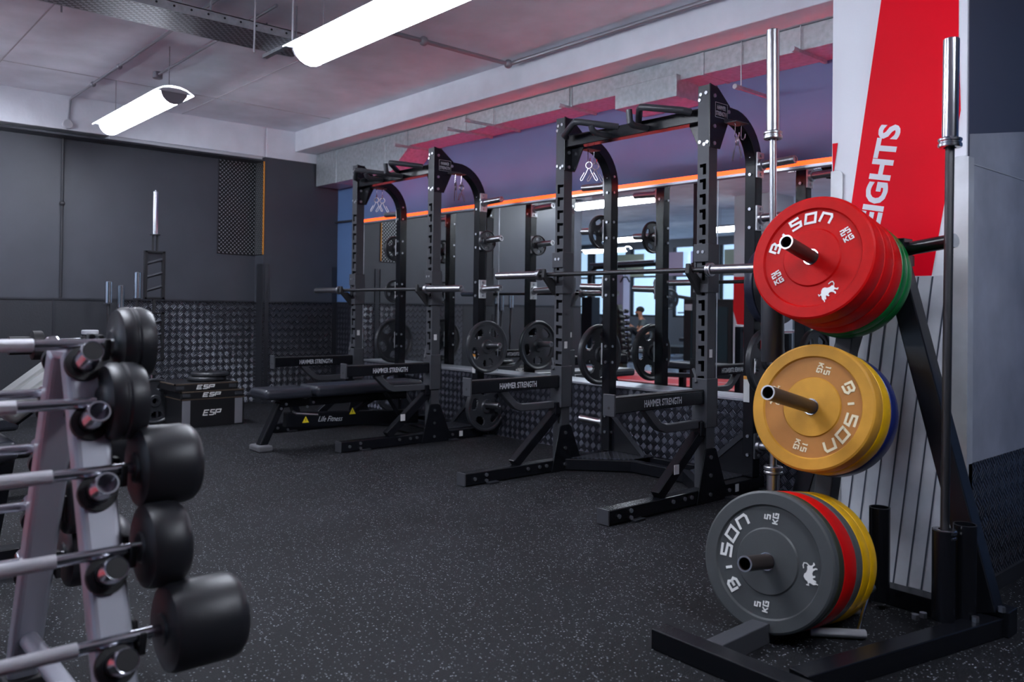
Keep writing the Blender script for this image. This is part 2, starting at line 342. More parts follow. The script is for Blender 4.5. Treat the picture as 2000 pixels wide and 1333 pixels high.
# dado of tread plate
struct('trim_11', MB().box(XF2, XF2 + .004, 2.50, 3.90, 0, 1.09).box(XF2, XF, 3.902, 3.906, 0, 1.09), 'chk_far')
struct('trim_18', MB().box(XF2, XF2 + .004, .25, 2.495, 0, 1.09), mat('plain dark panel', (.022, .024, .030), .5, bump=.4, bscale=90))
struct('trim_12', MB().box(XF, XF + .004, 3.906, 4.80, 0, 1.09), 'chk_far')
struct('trim_4', MB().box(XF2, XF2 + .012, .25, 3.90, 1.085, 1.102).box(XF, XF + .012, 3.906, 4.8, 1.085, 1.102).box(XF, -7.66, 4.788, 4.8, 1.085, 1.102), 'trim')
struct('trim_5', MB().box(XF, XF + .008, 3.925, 3.975, 0.0, 1.50).box(XF, XF + .008, 4.735, 4.795, 0, 1.50).box(XF2 + .06, XF + .008, 3.899, 3.906, 0, 1.50).box(XF2, XF2 + .01, 1.93, 1.945, 0, 1.09), 'trim')
# mirror wall: upper wall, low boxed wall, boxing behind the mirrors
struct('wall_right', MB().box(XF2 - .2, XR, 4.80, 4.95, 0, ZC), 'bluewall')
struct('wall_behind', MB().box(-7.64, -1.70, YM + .006, 4.80, 0, 1.923), 'trim')
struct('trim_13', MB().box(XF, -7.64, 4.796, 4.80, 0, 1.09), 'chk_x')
struct('wall_low', MB().box(-7.40, -1.70, 4.511, 4.80, 0, 0.505), 'trim')
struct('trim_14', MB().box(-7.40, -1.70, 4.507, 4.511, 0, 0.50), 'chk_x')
struct('trim_6', MB().box(-7.40, -1.70, 4.500, YM + .004, 0.500, 0.517), 'alu', bev=.002)
for i, (a, b, l) in enumerate(((-7.634, -5.437, 'wall mirror panel behind the further half rack, next to the bare niche'), (-5.433, -3.222, 'wall mirror panel between the two half racks'), (-3.218, -1.702, 'wall mirror panel nearest the red and white pillar'))):
    t = thing('wall_mirror', l, 'mirror', ((a + b) / 2, YM, 1.2), 'wall mirror panels')
    MB().box(a, b, YM, YM + .005, 0.517, 1.925).build('mirror_glass', 'mirror', t, smooth=False)
    MB().box(a, a + .004, YM - .003, YM + .005, 0.517, 1.925).build('edge_strip', 'alu', t, smooth=False)
t = thing('light_strip', 'glowing orange red light strip along the top edge of the mirrors', 'light strip', (-4.67, 4.62, 1.95))
MB().box(-7.64, -1.70, 4.606, 4.612, 1.940, 1.968).build('diffuser', 'led', t, smooth=False)
MB().box(-7.64, -1.70, 4.612, 4.625, 1.931, 1.935).build('upward_lens', 'ledup', t, smooth=False)
MB().box(-7.64, -1.70, 4.606, 4.650, 1.924, 1.930).box(-7.64, -1.70, 4.645, 4.650, 1.930, 1.972).box(-7.64, -1.70, 4.606, 4.609, 1.930, 1.940).build('shielding_channel', 'alu', t, smooth=False)  # rear flange added to keep the red light off the wall above
# wall graphic pillar
PY = 3.25; PX0, PX1 = -1.700, -1.182
struct('wall_pillar', MB().box(PX0, PX1, PY, 4.80, 0, ZC), 'white')
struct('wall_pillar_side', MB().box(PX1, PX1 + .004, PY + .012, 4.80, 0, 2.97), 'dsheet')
sd = MB(); sd.add([(PX1 + .006, PY + .012, 0), (PX1 + .006, 4.8, 0), (PX1 + .006, 4.8, 1.97), (PX1 + .006, PY + .012, 1.72)], [(0, 1, 2, 3)])  # metal sheet with slanted top: a reflection's edge put in as colour
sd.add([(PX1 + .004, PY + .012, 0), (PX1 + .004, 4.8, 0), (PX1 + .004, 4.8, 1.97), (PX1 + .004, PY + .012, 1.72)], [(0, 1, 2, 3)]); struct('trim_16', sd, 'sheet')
struct('trim_7', MB().box(PX1 + .006, PX1 + .008, PY + .02, 4.8, 1.612, 1.616), 'guard')
struct('trim_15', MB().box(PX1 + .006, PX1 + .010, PY + .012, 4.80, 0, .513), 'chk_far')
struct('baseboard_side', MB().box(PX1 + .01, PX1 + .022, PY + .012, 4.8, 0, .06), 'trim')
gr = tag(MB().add([(-1.420, PY - .0015, ZC), (-1.211, PY - .0015, ZC), (-1.211, PY - .0015, 2.06), (-1.202, PY - .0015, 1.81), (-1.301, PY - .0015, 1.203), (-1.656, PY - .0015, 1.203), (-1.613, PY - .0015, 1.509), (-1.499, PY - .0015, 2.296)], [tuple(range(8))]).add([(-1.697, PY - .0015, 1.755), (-1.674, PY - .0015, 1.755), (-1.694, PY - .0015, 1.62)], [(0, 1, 2)]).build('wall_graphic', 'red', smooth=False), 'tall slanted red band reading WEIGHTS on the white pillar', 'wall graphic')
gr.modifiers.new('thickness', 'SOLIDIFY').thickness = .001
ang = math.atan2(1.814 - 1.398, -1.46 - (-1.548))
rd = Vector((math.cos(ang), 0, math.sin(ang))); upv = Vector((-math.sin(ang), 0, math.cos(ang)))
# reading direction climbs the pillar; letters' up points left
tm = Matrix(((rd.x, upv.x, 0, -1.508), (0, 0, -1, PY - .003), (rd.z, upv.z, 0, 1.535), (0, 0, 0, 1)))
cxm = text_mb('WEIGHTS', .112, tm, sx=1.10, bold=.0042, ext=.0008)
cxm.build('lettering', 'white', gr, smooth=False)
# grooved boarding under the graphic
bd = MB().box(PX0 + .002, PX1 - .0, PY - .004, PY, 0.02, 1.203)
pb = struct('trim_17', bd, 'boards')
gv = MB()
for k in range(9):
    xt = -1.648 + .0525 * k + .19 - .1; sl = .118     # x at z = 1.2 ; slope dx/dz
    z0, z1 = .02, 1.2
    xa, xb = xt - sl * (1.2 - z0), xt
    xa = max(xa, PX0 + .004)
    if xb > PX1 - .02:
        z1 = z1 - (xb - (PX1 - .02)) / sl; xb = PX1 - .02
    z0 = max(z0, 1.2 - (xt - xa) / sl) if xt - xa > 0 else z0
    if z1 > z0: gv.bar((xa, PY - .005, z0), (xb, PY - .005, z1), .005, .002, up=(0, 1, 0))
gv.build('groove', 'groove', pb, smooth=False)
def guard(x0, x1, y0, y1, zt, nm, side):
    b = MB(); r = .022
    w = x1 - x0; n = 8
    if side == 'L': poly = [(0, 0), (w, 0), (w, zt - r)] + [(w - r + r * math.cos(a * PI / 2 / n), zt - r + r * math.sin(a * PI / 2 / n)) for a in range(1, n + 1)] + [(0, zt)]
    else: poly = [(0, 0), (w, 0), (w, zt)] + [(r - r * math.cos((n - a) * PI / 2 / n), zt - r + r * math.sin((n - a) * PI / 2 / n)) for a in range(0, n + 1)]
    b.prism(poly, (x0, y0, 0), (1, 0, 0), (0, 0, 1), (0, -.003, 0))
    if side == 'R': b.box(x1, x1 + .010, y0 - .003, y0 + .05, 0, zt - .004)
    return struct(nm, b, 'guard')
guard(-1.701, -1.650, PY - .004, 0, 1.64, 'trim_8', 'L')
guard(-1.232, PX1, PY - .004, 0, 1.64, 'trim_9', 'R')
# concrete beam and duct along the mirror wall
struct('beam_right', MB().box(XF, XR, 4.257, 4.80, 2.75, ZC + .01), 'beam', bev=.006)
t = thing('ventilation_duct', 'long galvanised steel duct under the white beam above the mirrors', 'duct', (-5, 4.65, 2.6))
d = MB(); d.prism([(-8.44, 2.745), (-8.44, 2.39), (-6.92, 2.39), (-6.60, 2.60), (-1.705, 2.60), (-1.705, 2.745)], (0, 4.505, 0), (1, 0, 0), (0, 0, 1), (0, .294, 0)); d.build('duct_body', 'galv', t, smooth=False, bev=.003)
d = MB()
for x in (-8.0, -7.03, -5.75, -4.45, -3.25, -2.2): d.box(x - .012, x + .012, 4.497, 4.799, 2.595 if x > -6.6 else 2.385, 2.745)
d.build_each('duct_flange', 'galv', t, smooth=False, bev=.002)
bx = tag(MB().box(-3.97, -3.428, 4.462, 4.795, 2.485, 2.635).build('duct_box', 'galv', None, smooth=False, bev=.004), 'galvanised box hanging under the duct above the nearer rack', 'duct box')
for x, z, y0 in ((-6.62, 2.585, 4.36), (-5.72, 2.59, 4.30), (-5.35, 2.59, 4.20), (-4.46, 2.59, 4.40), (-2.95, 2.45, 4.44), (-2.55, 2.59, 4.42)):
    t = thing('duct_hanger', {-6.62: 'short rod with white cap under the duct, above the further rack', -5.72: 'rod with white cap under the duct, right of the further rack', -5.35: 'longest thin hanger rod with white cap under the duct, between the two racks', -4.46: 'threaded hanger under the duct left of the box', -2.95: 'rod with white cap behind the top of the nearer rack right post', -2.55: 'hanger rod under the duct beside the standing barbell'}[x], 'hanger', (x, y0, z), 'duct hanger rods')
    MB().bar((x, y0 + .02, z), (x, 4.79, z), .02, .02).build('rod', 'galv', t, smooth=False)
    MB().cyl((x, y0 - .02, z), (x, y0 + .035, z), .016, 12).build('end_cap', 'whitepaint', t)
    MB().bar((x, 4.49, z), (x, 4.49, 2.745), .006, .006, up=(1, 0, 0)).build('drop_rod', 'galv', t, smooth=False)
# thin dark stripe set across the niche at the far corner
tag(MB().bar((-8.46, 4.77, 2.01), (-7.9, 4.77, 2.005), .02, .02).build('niche_stripe', 'dconduit', smooth=False), 'thin dark stripe on the wall left of the light strip', 'rail')
# far wall tread plate box and orange edge
t = thing('tread_plate_cladding', 'black tread plate sheet high on the far wall, wrapped into the corner', 'wall cladding', (XF2, 3.7, 2.1))
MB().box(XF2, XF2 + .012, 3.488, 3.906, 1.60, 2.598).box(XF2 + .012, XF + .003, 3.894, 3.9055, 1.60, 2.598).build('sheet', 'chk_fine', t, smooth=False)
MB().box(XF2, XF2 + .016, 3.480, 3.488, 1.60, 2.60).build('edge_trim', 'trim', t, smooth=False)
MB().box(XF + .001, XF + .010, 3.893, 3.906, 1.60, 2.60).build('orange_edge', 'orange', t, smooth=False)
# ---------------------------------------------------------------- ceiling services
def conduit(name, pts, r, m, label, cat, saddles=()):
    t = thing(name, label, cat, pts[0]); MB().tube(pts, r, 10, up=(0.3, .2, 1)).build('pipe', m, t)
    for p in saddles: MB().sphere(p, r * 2.1, 12).build('coupling', m, t)
    return t
c = conduit('ceiling_conduit', [(-4.5, 2.01, 2.945), (-8.43, 2.01, 2.945)], .011, 'conduit', 'thin grey conduit along the ceiling turning down the far wall', 'conduit', [(-7.02, 2.01, 2.94), (-7.75, 2.01, 2.94)])
MB().tube([(-8.43, 2.01, 2.945), (-8.45, 2.0, 2.93), (-8.452, 1.99, 2.72)], .011, 10).build('drop_pipe', 'conduit', c)
MB().cyl((-8.465, 1.98, 2.70), (-8.425, 1.98, 2.70), .042, 20, .004).build('junction_box', 'whitepaint', c)
conduit('wall_conduit', [(XF2 + .015, 1.995, 2.60), (XF2 + .015, 1.995, 1.11)], .012, 'dconduit', 'dark vertical conduit down the far wall left of the standing bars', 'conduit', [(XF2 + .015, 1.995, 1.99)])
c = conduit('ceiling_conduit', [(-4.9, 2.325, 2.945), (-7.06, 2.325, 2.945)], .010, 'conduit', 'thin ceiling conduit ending in a round box over the smaller lamp', 'conduit')
MB().cyl((-7.08, 2.325, 2.97), (-7.08, 2.325, 2.915), .038, 18, .004).build('junction_box', 'conduit', c)
c = conduit('sprinkler_pipe', [(-4.80, 2.9, 2.93), (-4.80, 4.18, 2.93)], .016, 'conduit', 'grey pipe crossing the ceiling and running along the white beam', 'pipe', [(-4.80, 4.17, 2.93), (-4.80, 3.38, 2.93)])
MB().tube([(-4.80, 4.18, 2.93), (-1.72, 4.18, 2.93)], .016, 10).build('beam_pipe', 'conduit', c)
# cable tray across the ceiling
t = thing('cable_tray', 'wide galvanised perforated cable tray crossing under the ceiling', 'cable tray', (-5, 1.2, 2.75))
TZ = 2.76
per = bpy.data.materials.new('perforated steel'); per.use_nodes = True; nt = per.node_tree; b = nt.nodes['Principled BSDF']
tc = nt.nodes.new('ShaderNodeTexCoord'); sx = nt.nodes.new('ShaderNodeSeparateXYZ'); nt.links.new(tc.outputs['Object'], sx.inputs[0])
gx = mth(nt, 'FRACT', mth(nt, 'MULTIPLY', sx.outputs[0], 38)); gyr = mth(nt, 'MULTIPLY', sx.outputs[1], 22)
gy = mth(nt, 'FRACT', mth(nt, 'ADD', gyr, mth(nt, 'MULTIPLY', mth(nt, 'FLOORED_MODULO', mth(nt, 'FLOOR', mth(nt, 'MULTIPLY', sx.outputs[0], 38)), 2.0), .5)))
hole = mth(nt, 'MULTIPLY', mth(nt, 'LESS_THAN', mth(nt, 'ABSOLUTE', mth(nt, 'SUBTRACT', gx, .5)), .22), mth(nt, 'LESS_THAN', mth(nt, 'ABSOLUTE', mth(nt, 'SUBTRACT', gy, .5)), .3))
mc = nt.nodes.new('ShaderNodeMix'); mc.data_type = 'RGBA'; mc.inputs[6].default_value = (.52, .54, .58, 1); mc.inputs[7].default_value = (.03, .03, .035, 1)
nt.links.new(hole, mc.inputs[0]); nt.links.new(mc.outputs[2], b.inputs['Base Color']); b.inputs['Metallic'].default_value = .6; b.inputs['Roughness'].default_value = .4
MB().box(-5.27, -4.92, -3.5, 2.62, TZ, TZ + .003).build('tray_base', per, t, smooth=False)
MB().box(-5.275, -5.267, -3.5, 2.62, TZ, TZ + .055).box(-4.923, -4.915, -3.5, 2.62, TZ, TZ + .055).box(-5.275, -5.255, -3.5, 2.62, TZ + .05, TZ + .055).box(-4.935, -4.915, -3.5, 2.62, TZ + .05, TZ + .055).build_each('side_rail', 'galv', t, smooth=False)
rl = MB()
for k in range(60): rl.cyl((-4.9145, -3.3 + k * .1, TZ + .03), (-4.9125, -3.3 + k * .1, TZ + .03), .007, 8)
rl.build_each('rail_hole', 'matt', t)
MB().box(-5.35, -4.86, 2.44, 2.475, TZ - .025, TZ - .001).build('support_channel', 'galv', t, smooth=False)
for y, x in ((2.455, -5.32), (2.455, -4.89), (1.2, -5.3), (1.2, -4.89)): MB().cyl((x, y, TZ - .03), (x, y, ZC), .005, 8).build('threaded_rod', 'conduit', t)
for i, (x, y, dx) in enumerate(((-5.0, 1.75, .05), (-4.96, 1.95, -.04), (-4.75, 2.10, .03), (-4.45, 2.2, .02))):
    pts = [(x, y, 2.97), (x + dx, y, 2.95 - .04), (x + dx * 1.3, y, 2.85), (x + dx, y, 2.78 if i < 2 else 2.56)]
    tag(MB().tube(pts, .006, 8).build('drop_cable', 'whitepaint'), ['bent white cable dropping from the ceiling to the tray, leftmost', 'straight white cable dropping to the tray beside the lamp', 'curved white cable dropping behind the big lamp', 'thin white cable dropping onto the middle of the big lamp'][i], 'cable', 'cables dropping from the ceiling')
# ---------------------------------------------------------------- lamps
def lamp(x0, x1, yc, z, label, chain=True, hookx=None, w=.14):
    t = thing('fluorescent_lamp', label, 'ceiling lamp', ((x0 + x1) / 2, yc, z), 'hanging fluorescent lamps')
    n = 10
    wing = [(-w, .000), (-w * .62, .030), (-w * .30, .040), (0, .042), (w * .30, .040), (w * .62, .030), (w, 0.0), (w, .004), (w * .62, .036), (w * .3, .048), (0, .052), (-w * .3, .048), (-w * .62, .036), (-w, .004)]
    MB().prism(wing, (x0, yc, z), (0, 1, 0), (0, 0, 1), (x1 - x0, 0, 0)).build('glowing_reflector', 'tube', t, smooth=False)  # white wing glows itself, standing in for lamplight on its enamel
    MB().prism([(-w * .99, .0055), (-w * .6, .040), (-w * .28, .054), (w * .28, .054), (w * .6, .040), (w * .99, .0055), (w * .28, .058), (-w * .28, .058)][0:0] + [(-w, .0045), (w, .0045), (w * .6, .040), (w * .28, .056), (-w * .28, .056), (-w * .6, .040)], (x0 + .001, yc, z + .001), (0, 1, 0), (0, 0, 1), (x1 - x0 - .002, 0, 0)).build('top_cover', 'whitepaint', t, smooth=False)
    r = w * .66
    bowl = [(r * math.cos(a), .022 - .098 * math.sin(a)) for a in [PI * i / n for i in range(n + 1)]]
    MB().prism(bowl, (x0 + .02, yc, z), (0, 1, 0), (0, 0, 1), (x1 - x0 - .04, 0, 0)).build('diffuser', 'tube', t, smooth=False)
    bowl2 = [(1.04 * a, b * 1.04) for a, b in bowl]
    MB().prism(bowl2, (x0 + .008, yc, z), (0, 1, 0), (0, 0, 1), (.013, 0, 0)).prism(bowl2, (x1 - .021, yc, z), (0, 1, 0), (0, 0, 1), (.013, 0, 0)).build_each('end_cap', 'conduit', t, smooth=False)
    if chain:
        for x in (x0 + .16, x1 - .12): MB().cyl((x, yc, z + .05), (x, yc, ZC), .003, 6).build('suspension_cable', 'conduit', t)
    return t
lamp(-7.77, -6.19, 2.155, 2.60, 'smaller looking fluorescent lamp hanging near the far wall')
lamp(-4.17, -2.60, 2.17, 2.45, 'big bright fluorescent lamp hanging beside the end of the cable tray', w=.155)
lamp(-0.70, 0.87, 2.17, 2.50, 'added fluorescent lamp of the same row, unseen, overhead past the plate tree')  # unseen lamp added to light the foreground
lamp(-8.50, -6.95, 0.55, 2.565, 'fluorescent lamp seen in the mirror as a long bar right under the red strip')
lamp(-3.6, -2.05, 0.30, 2.60, 'added fluorescent lamp of the second row, unseen, overhead left of the viewer')  # also added out of view, to brighten the foreground
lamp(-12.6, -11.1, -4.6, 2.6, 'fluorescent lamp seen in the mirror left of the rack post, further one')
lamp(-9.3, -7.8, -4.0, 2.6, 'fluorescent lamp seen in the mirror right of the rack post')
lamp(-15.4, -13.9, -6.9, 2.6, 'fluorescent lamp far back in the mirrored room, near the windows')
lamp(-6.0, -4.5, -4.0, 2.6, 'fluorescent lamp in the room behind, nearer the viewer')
# ================================================================ BARBELLS, PLATES, CLIPS
def barbell(label, half=1.10, sleeve=.415, group=None, shaft='oxide', sr=.025, slv='steel'):
    t = thing('olympic_barbell', label, 'barbell', (0, 0, 0), group)
    xi = half - sleeve - .02
    b = MB().cyl((-xi, 0, 0), (xi, 0, 0), .014, 16); b.build('shaft', shaft, t)
    for s in (-1, 1):
        MB().lathe([(0, 0), (.020, 0), (.025, .004), (sr, .008), (sr, sleeve - .003), (sr - .003, sleeve), (.012, sleeve), (.010, sleeve - .004), (0, sleeve - .004)], (s * (half - sleeve), 0, 0), (s, 0, 0), 24).build('sleeve', slv, t)
        MB().lathe([(.02, 0), (.034, 0), (.037, .003), (.037, .012), (.034, .015), (.034, .019), (.037, .022), (.037, .028), (.034, .030), (0.02, .030)], (s * (half - sleeve - .030), 0, 0), (s, 0, 0), 28).build('collar', 'chrome' if slv == 'chrome' else slv, t)
    return t
b = barbell('barbell racked across the nearer half rack, its end behind the red plates', slv='steel'); b.location = (-3.333, 3.775, 1.282); b['group'] = 'long barbells'
b = barbell('barbell racked over the flat bench, across the further half rack'); b.location = (-5.94, 3.775, 1.199); b['group'] = 'long barbells'
b = barbell('tall steel barbell standing upright with a dark foam pad on it', shaft='steel'); b['group'] = 'long barbells'
def stand(o, p, q):      # put a thing built along X so that its axis runs p -> q, centred
    p, q = Vector(p), Vector(q); d = (q - p).normalized()
    o.rotation_mode = 'QUATERNION'; o.rotation_quaternion = Vector((1, 0, 0)).rotation_difference(d); o.location = (p + q) / 2
stand(b, (-1.793, 2.985, 0.0), (-1.825, 3.000, 2.2))
b = barbell('barbell with dark shaft and bright sleeves standing by the pillar corner', half=.985, sleeve=.33, slv='chrome', shaft='oxide'); stand(b, (-1.105, 2.87, -.0), (-1.098, 2.885, 1.965)); b['group'] = 'long barbells'
pad = tag(MB().lathe([(.016, 0), (.043, 0), (.045, .004), (.045, .42), (.043, .424), (.016, .424)], (-1.809, 2.9925, .86), (-.0145, .0068, 1), 24).build('bar_pad', M['grip']), 'thick dark foam pad around the standing barbell, below the red plates', 'bar pad')

def bison(mtx, sc, mb):
    """white charging bison outline, about 1 unit wide"""
    body = [(-.62, -.30), (-.56, -.10), (-.60, .06), (-.50, .10), (-.42, .26), (-.26, .38), (-.10, .36), (.04, .24), (.22, .20), (.40, .24), (.50, .12), (.50, -.02), (.62, -.14), (.70, -.10), (.72, -.18), (.60, -.26), (.46, -.12), (.34, -.14), (.44, -.32), (.40, -.44), (.32, -.42), (.34, -.34), (.20, -.18), (.04, -.14), (-.08, -.20), (-.04, -.34), (-.14, -.36), (-.24, -.20), (-.30, -.26), (-.34, -.44), (-.44, -.46), (-.42, -.34), (-.48, -.44), (-.56, -.46)]
    n = len(body); k = [mtx @ Vector((x * sc, y * sc, .0008)) for x, y in body]
    mb.add(k, [tuple(range(n))])
    for pl in ([(.48, .14), (.58, .28), (.56, .46), (.40, .50), (.22, .44)], [(-.60, .04), (-.70, .0), (-.70, .14)], [(-.50, -.44), (-.54, -.58)]):
        mb.sweep([mtx @ Vector((x * sc, y * sc, .0006)) for x, y in pl], [(-.03 * sc, -.0006), (.03 * sc, -.0006), (.03 * sc, .0006), (-.03 * sc, .0006)], up=(mtx.to_3x3() @ Vector((0, 0, 1))))
def bumper(label, m, thick, rot=None, kg=None, hub=M['chrome'], m2=None, printm='print', group=None, R=.225):
    t = thing('bumper_plate', label, 'weight plate', (0, 0, 0), group)
    z = thick / 2; fr = .0045
    rec = z - .008
    prof = [(.0265, -z), (.10, -z), (.104, -rec), (.176, -rec), (.181, -z), (R - .008, -z), (R - .002, -z + .004), (R, -z + .010), (R, z - .010), (R - .002, z - .004), (R - .008, z), (.181, z), (.176, rec)]
    prof2 = [(.176, rec), (.1065, rec), (.102, z - .003), (.045, z - .001), (.0275, z - .001)]
    if m2 is None: MB().lathe(prof + prof2[1:] + [(.0265, -z)], seg=96).build('disc', m, t)
    else:
        MB().lathe(prof + [(.105, rec), (.102, z - .003), (.045, z - .001), (.0275, z - .001), (.0265, -z)], seg=96).build('disc', m, t)
        MB().lathe([(.1765, rec + .0003), (.1765, rec + .0008), (.1065, rec + .0008), (.1065, rec + .0003)], seg=96).build('recess', m2, t)
    MB().lathe([(.0250, -z), (.0250, z + .002), (.0285, z + .002), (.0285, z - .002)], seg=40).build('hub_ring', hub, t)
    if rot is not None:
        mb = MB(); lz = rec + .0016; rr = .146; pm = printm
        def at(a, r, tan=True): # frame at logical angle a (deg) + rot
            A = math.radians(a + rot); up = A if tan else math.radians(90 + rot)
            o = Vector((r * math.cos(A), r * math.sin(A), lz)); y = Vector((math.cos(up), math.sin(up), 0)); x = Vector((y.y, -y.x, 0))
            return Matrix(((x.x, y.x, 0, o.x), (x.y, y.y, 0, o.y), (0, 0, 1, o.z), (0, 0, 0, 1)))
        for ch, a, w in (('B', 134.5, .034), ('i', 112, .03), ('S', 90, .040), ('O', 67, .040), ('N', 44.5, .040)):
            strokes(mb, ch, at(a, rr), w, .034 if ch != 'i' else .036, .0086, slant=.0)
        for a in (2, 180):
            wm = MB(); mt = at(a, .140, False); up = mt.to_3x3() @ Vector((0, 1, 0)); rt = mt.to_3x3() @ Vector((1, 0, 0))
            for row, s in ((1, kg), (-1, 'KG')):
                n = len(s)
                for i, ch in enumerate(s):
                    o = rt * ((i - (n - 1) / 2) * .0190) + up * (row * .0138)
                    strokes(wm, ch, Matrix.Translation(o) @ mt, .0132 if ch != '1' else .010, .0182, .0042)
            wm.build('weight_marking', printm, t, smooth=False)
        em = MB(); bison(at(270, .143, False), .050, em); em.build('emblem', printm, t, smooth=False)
        mb.build('lettering', printm, t, smooth=False)
    return t
N_TOP = Vector((.05, -.974, .222)).normalized()
def put(t, base, n, d):       # d = distance of the plate centre in front of base along n
    t.matrix_world = basis(n, Vector(base) + n * d)
def stack(root, n, items, group):
    d = 0
    for th, *a in items:
        t = bumper(a[0], a[1], th - .001, **(a[2] if len(a) > 2 else {})); put(t, root, n, d + th / 2); t['group'] = group; d += th
    return d
# the three pegs of the leaning leg; stacks are listed from the leg outwards
nT = N_TOP; nB = Vector((.06, -.976, .21)).normalized()
rT = Vector((-1.4945, 2.713, 1.255)) - nT * .333
rM = Vector((-1.492, 2.717, .730)) - nT * .207
rB = Vector((-1.479, 2.420, .250)) - Vector((.10, -.981, .165)).normalized() * .370
nB = Vector((.10, -.981, .165)).normalized()
stack(rT, nT, [(.048, 'green bumper plate against the frame, last of the top stack', M['bgreen']), (.045, 'green bumper plate second from the frame, behind the red ones', M['bgreen']),
               (.080, 'red bumper plate next to the green ones in the top stack', M['bred']), (.080, 'red bumper plate in the middle of the top stack', M['bred']),
               (.080, 'front red 25 KG bumper plate with white lettering, top of the tree', M['bred'], dict(rot=31, kg='25'))], 'bumper plates on the tree')
stack(rM, nT, [(.070, 'dark blue bumper plate at the back of the middle stack', M['bblue']), (.070, 'bright yellow bumper plate between the blue and the faded one', M['byel']),
               (.067, 'front faded amber 15 KG bumper plate on the middle peg', M['bamb'], dict(rot=-102, kg='15', m2=M['bamb2'], printm='printy'))], 'bumper plates on the tree')
stack(rB, nB, [(.064, 'yellow bumper plate at the back of the bottom stack', M['byel']), (.068, 'yellow bumper plate second from the back of the bottom stack', M['byel']),
               (.055, 'ribbed grey bumper plate between red and yellow, bottom stack', M['bgrey']), (.103, 'thick red bumper plate between grey ones in the bottom stack', M['bred']),
               (.040, 'thin dark olive grey bumper plate second from the front, bottom stack', M['bolive']),
               (.040, 'front grey 5 KG bumper plate with white lettering, bottom peg', M['bgrey'], dict(rot=87, kg='5'))], 'bumper plates on the tree')
# ---------------------------------------------------------------- plate tree
T = thing('plate_tree', 'black plate tree carrying the coloured bumper plates', 'plate rack', (-1.4, 2.7, 0))
mb = MB().bar((-1.665, 2.105, .032), (-.62, 2.055, .032), .07, .064); mb.build('front_rail', 'black', T, smooth=False, bev=.003)
MB().bar((-1.475, 2.13, .032), (-1.49, 3.02, .032), .06, .064).build('side_rail', 'char', T, smooth=False, bev=.003)
MB().bar((-1.205, 2.14, .032), (-1.000, 3.10, .032), .07, .064).build('side_rail', 'black', T, smooth=False, bev=.003)
MB().bar((-1.90, 3.10, .032), (-.985, 3.06, .032), .07, .064).build('rear_rail', 'black', T, smooth=False, bev=.003)
MB().box(-1.04, -.965, 3.035, 3.115, .0, .085).build('end_plate', 'black', T, smooth=False, bev=.003)
topc = rT - nT * .045 + Vector((0, 0, .02))
def leg_line(z):     # centre of the leaning front leg
    a, b = rB - nB * .045, rT - nT * .045
    return a + (b - a) * ((z - a.z) / (b.z - a.z))
MB().bar(leg_line(.064), leg_line(1.235), .065, .065, up=(0, 1, 0)).build('front_leg', 'char', T, smooth=False, bev=.004)
MB().bar((-1.035, 3.06, .064), (-1.375, 3.13, 1.235), .075, .075, up=(0, 1, 0)).build('rear_leg', 'black', T, smooth=False, bev=.004)
MB().bar((-1.80, 3.085, .064), (-1.50, 3.15, 1.20), .07, .07, up=(0, 1, 0)).build('rear_leg', 'black', T, smooth=False, bev=.004)
MB().prism([(-.09, 0), (.09, 0), (.09, .04), (.03, .06), (-.09, .06)], (-1.42, 3.07, 1.235), (1, 0, 0), (0, 0, 1), (0, .10, 0)).box(-1.40, -1.325, 3.065, 3.14, 1.21, 1.335).build('top_cap', 'black', T, smooth=False, bev=.003)
for root, n, L in ((rT, nT, .515), (rM, nT, .515), (rB, nB, .52)):
    MB().pipe(root - n * .01, root + n * L, .0240, .0195, 28).build('peg', 'peg', T)
    MB().lathe([(.0196, 0), (.0245, 0), (.0245, .003), (.0196, .003)], root + n * (L - .001), n, 28).build('peg_rim', 'steel', T)
MB().cyl((-1.335, 3.10, 1.295), (-1.150, 3.055, 1.315), .025, 24).build('peg', 'black', T)
MB().lathe([(0, 0), (.0245, 0), (.0245, .004), (0, .004)], (-1.150, 3.055, 1.315), (.185, -.045, .02), 24).build('peg_rim', 'guard', T)
MB().cyl((-1.33, 3.085, 1.235), (-1.318, 3.075, 1.236), .011, 10).build('bolt', 'bolt', T)
for x, y, h in ((-1.105, 2.868, .355), (-1.072, 2.955, .365), (-1.372, 2.99, .36)):
    MB().pipe((x, y, .064 if x > -1.2 else .03), (x, y, .0 + h), .0355, .0315, 28).build('bar_holder', 'black', T)
    MB().lathe([(.0316, 0), (.0358, 0), (.0358, .002), (.0316, .002)], (x, y, h), (0, 0, 1), 28).build('holder_rim', 'trim', T)
MB().pipe((-1.793, 2.985, .002), (-1.794, 2.985, .33), .0355, .0315, 28).build('bar_holder', 'black', T)
bl = MB()
for p in ((-1.165, 2.80, .064), (-1.155, 2.835, .064), (-1.03, 2.93, .064), (-.985, 3.03, .085)): bl.cyl(p, (p[0], p[1], p[2] + .016), .012, 6)
bl.build_each('bolt', 'bolt', T)
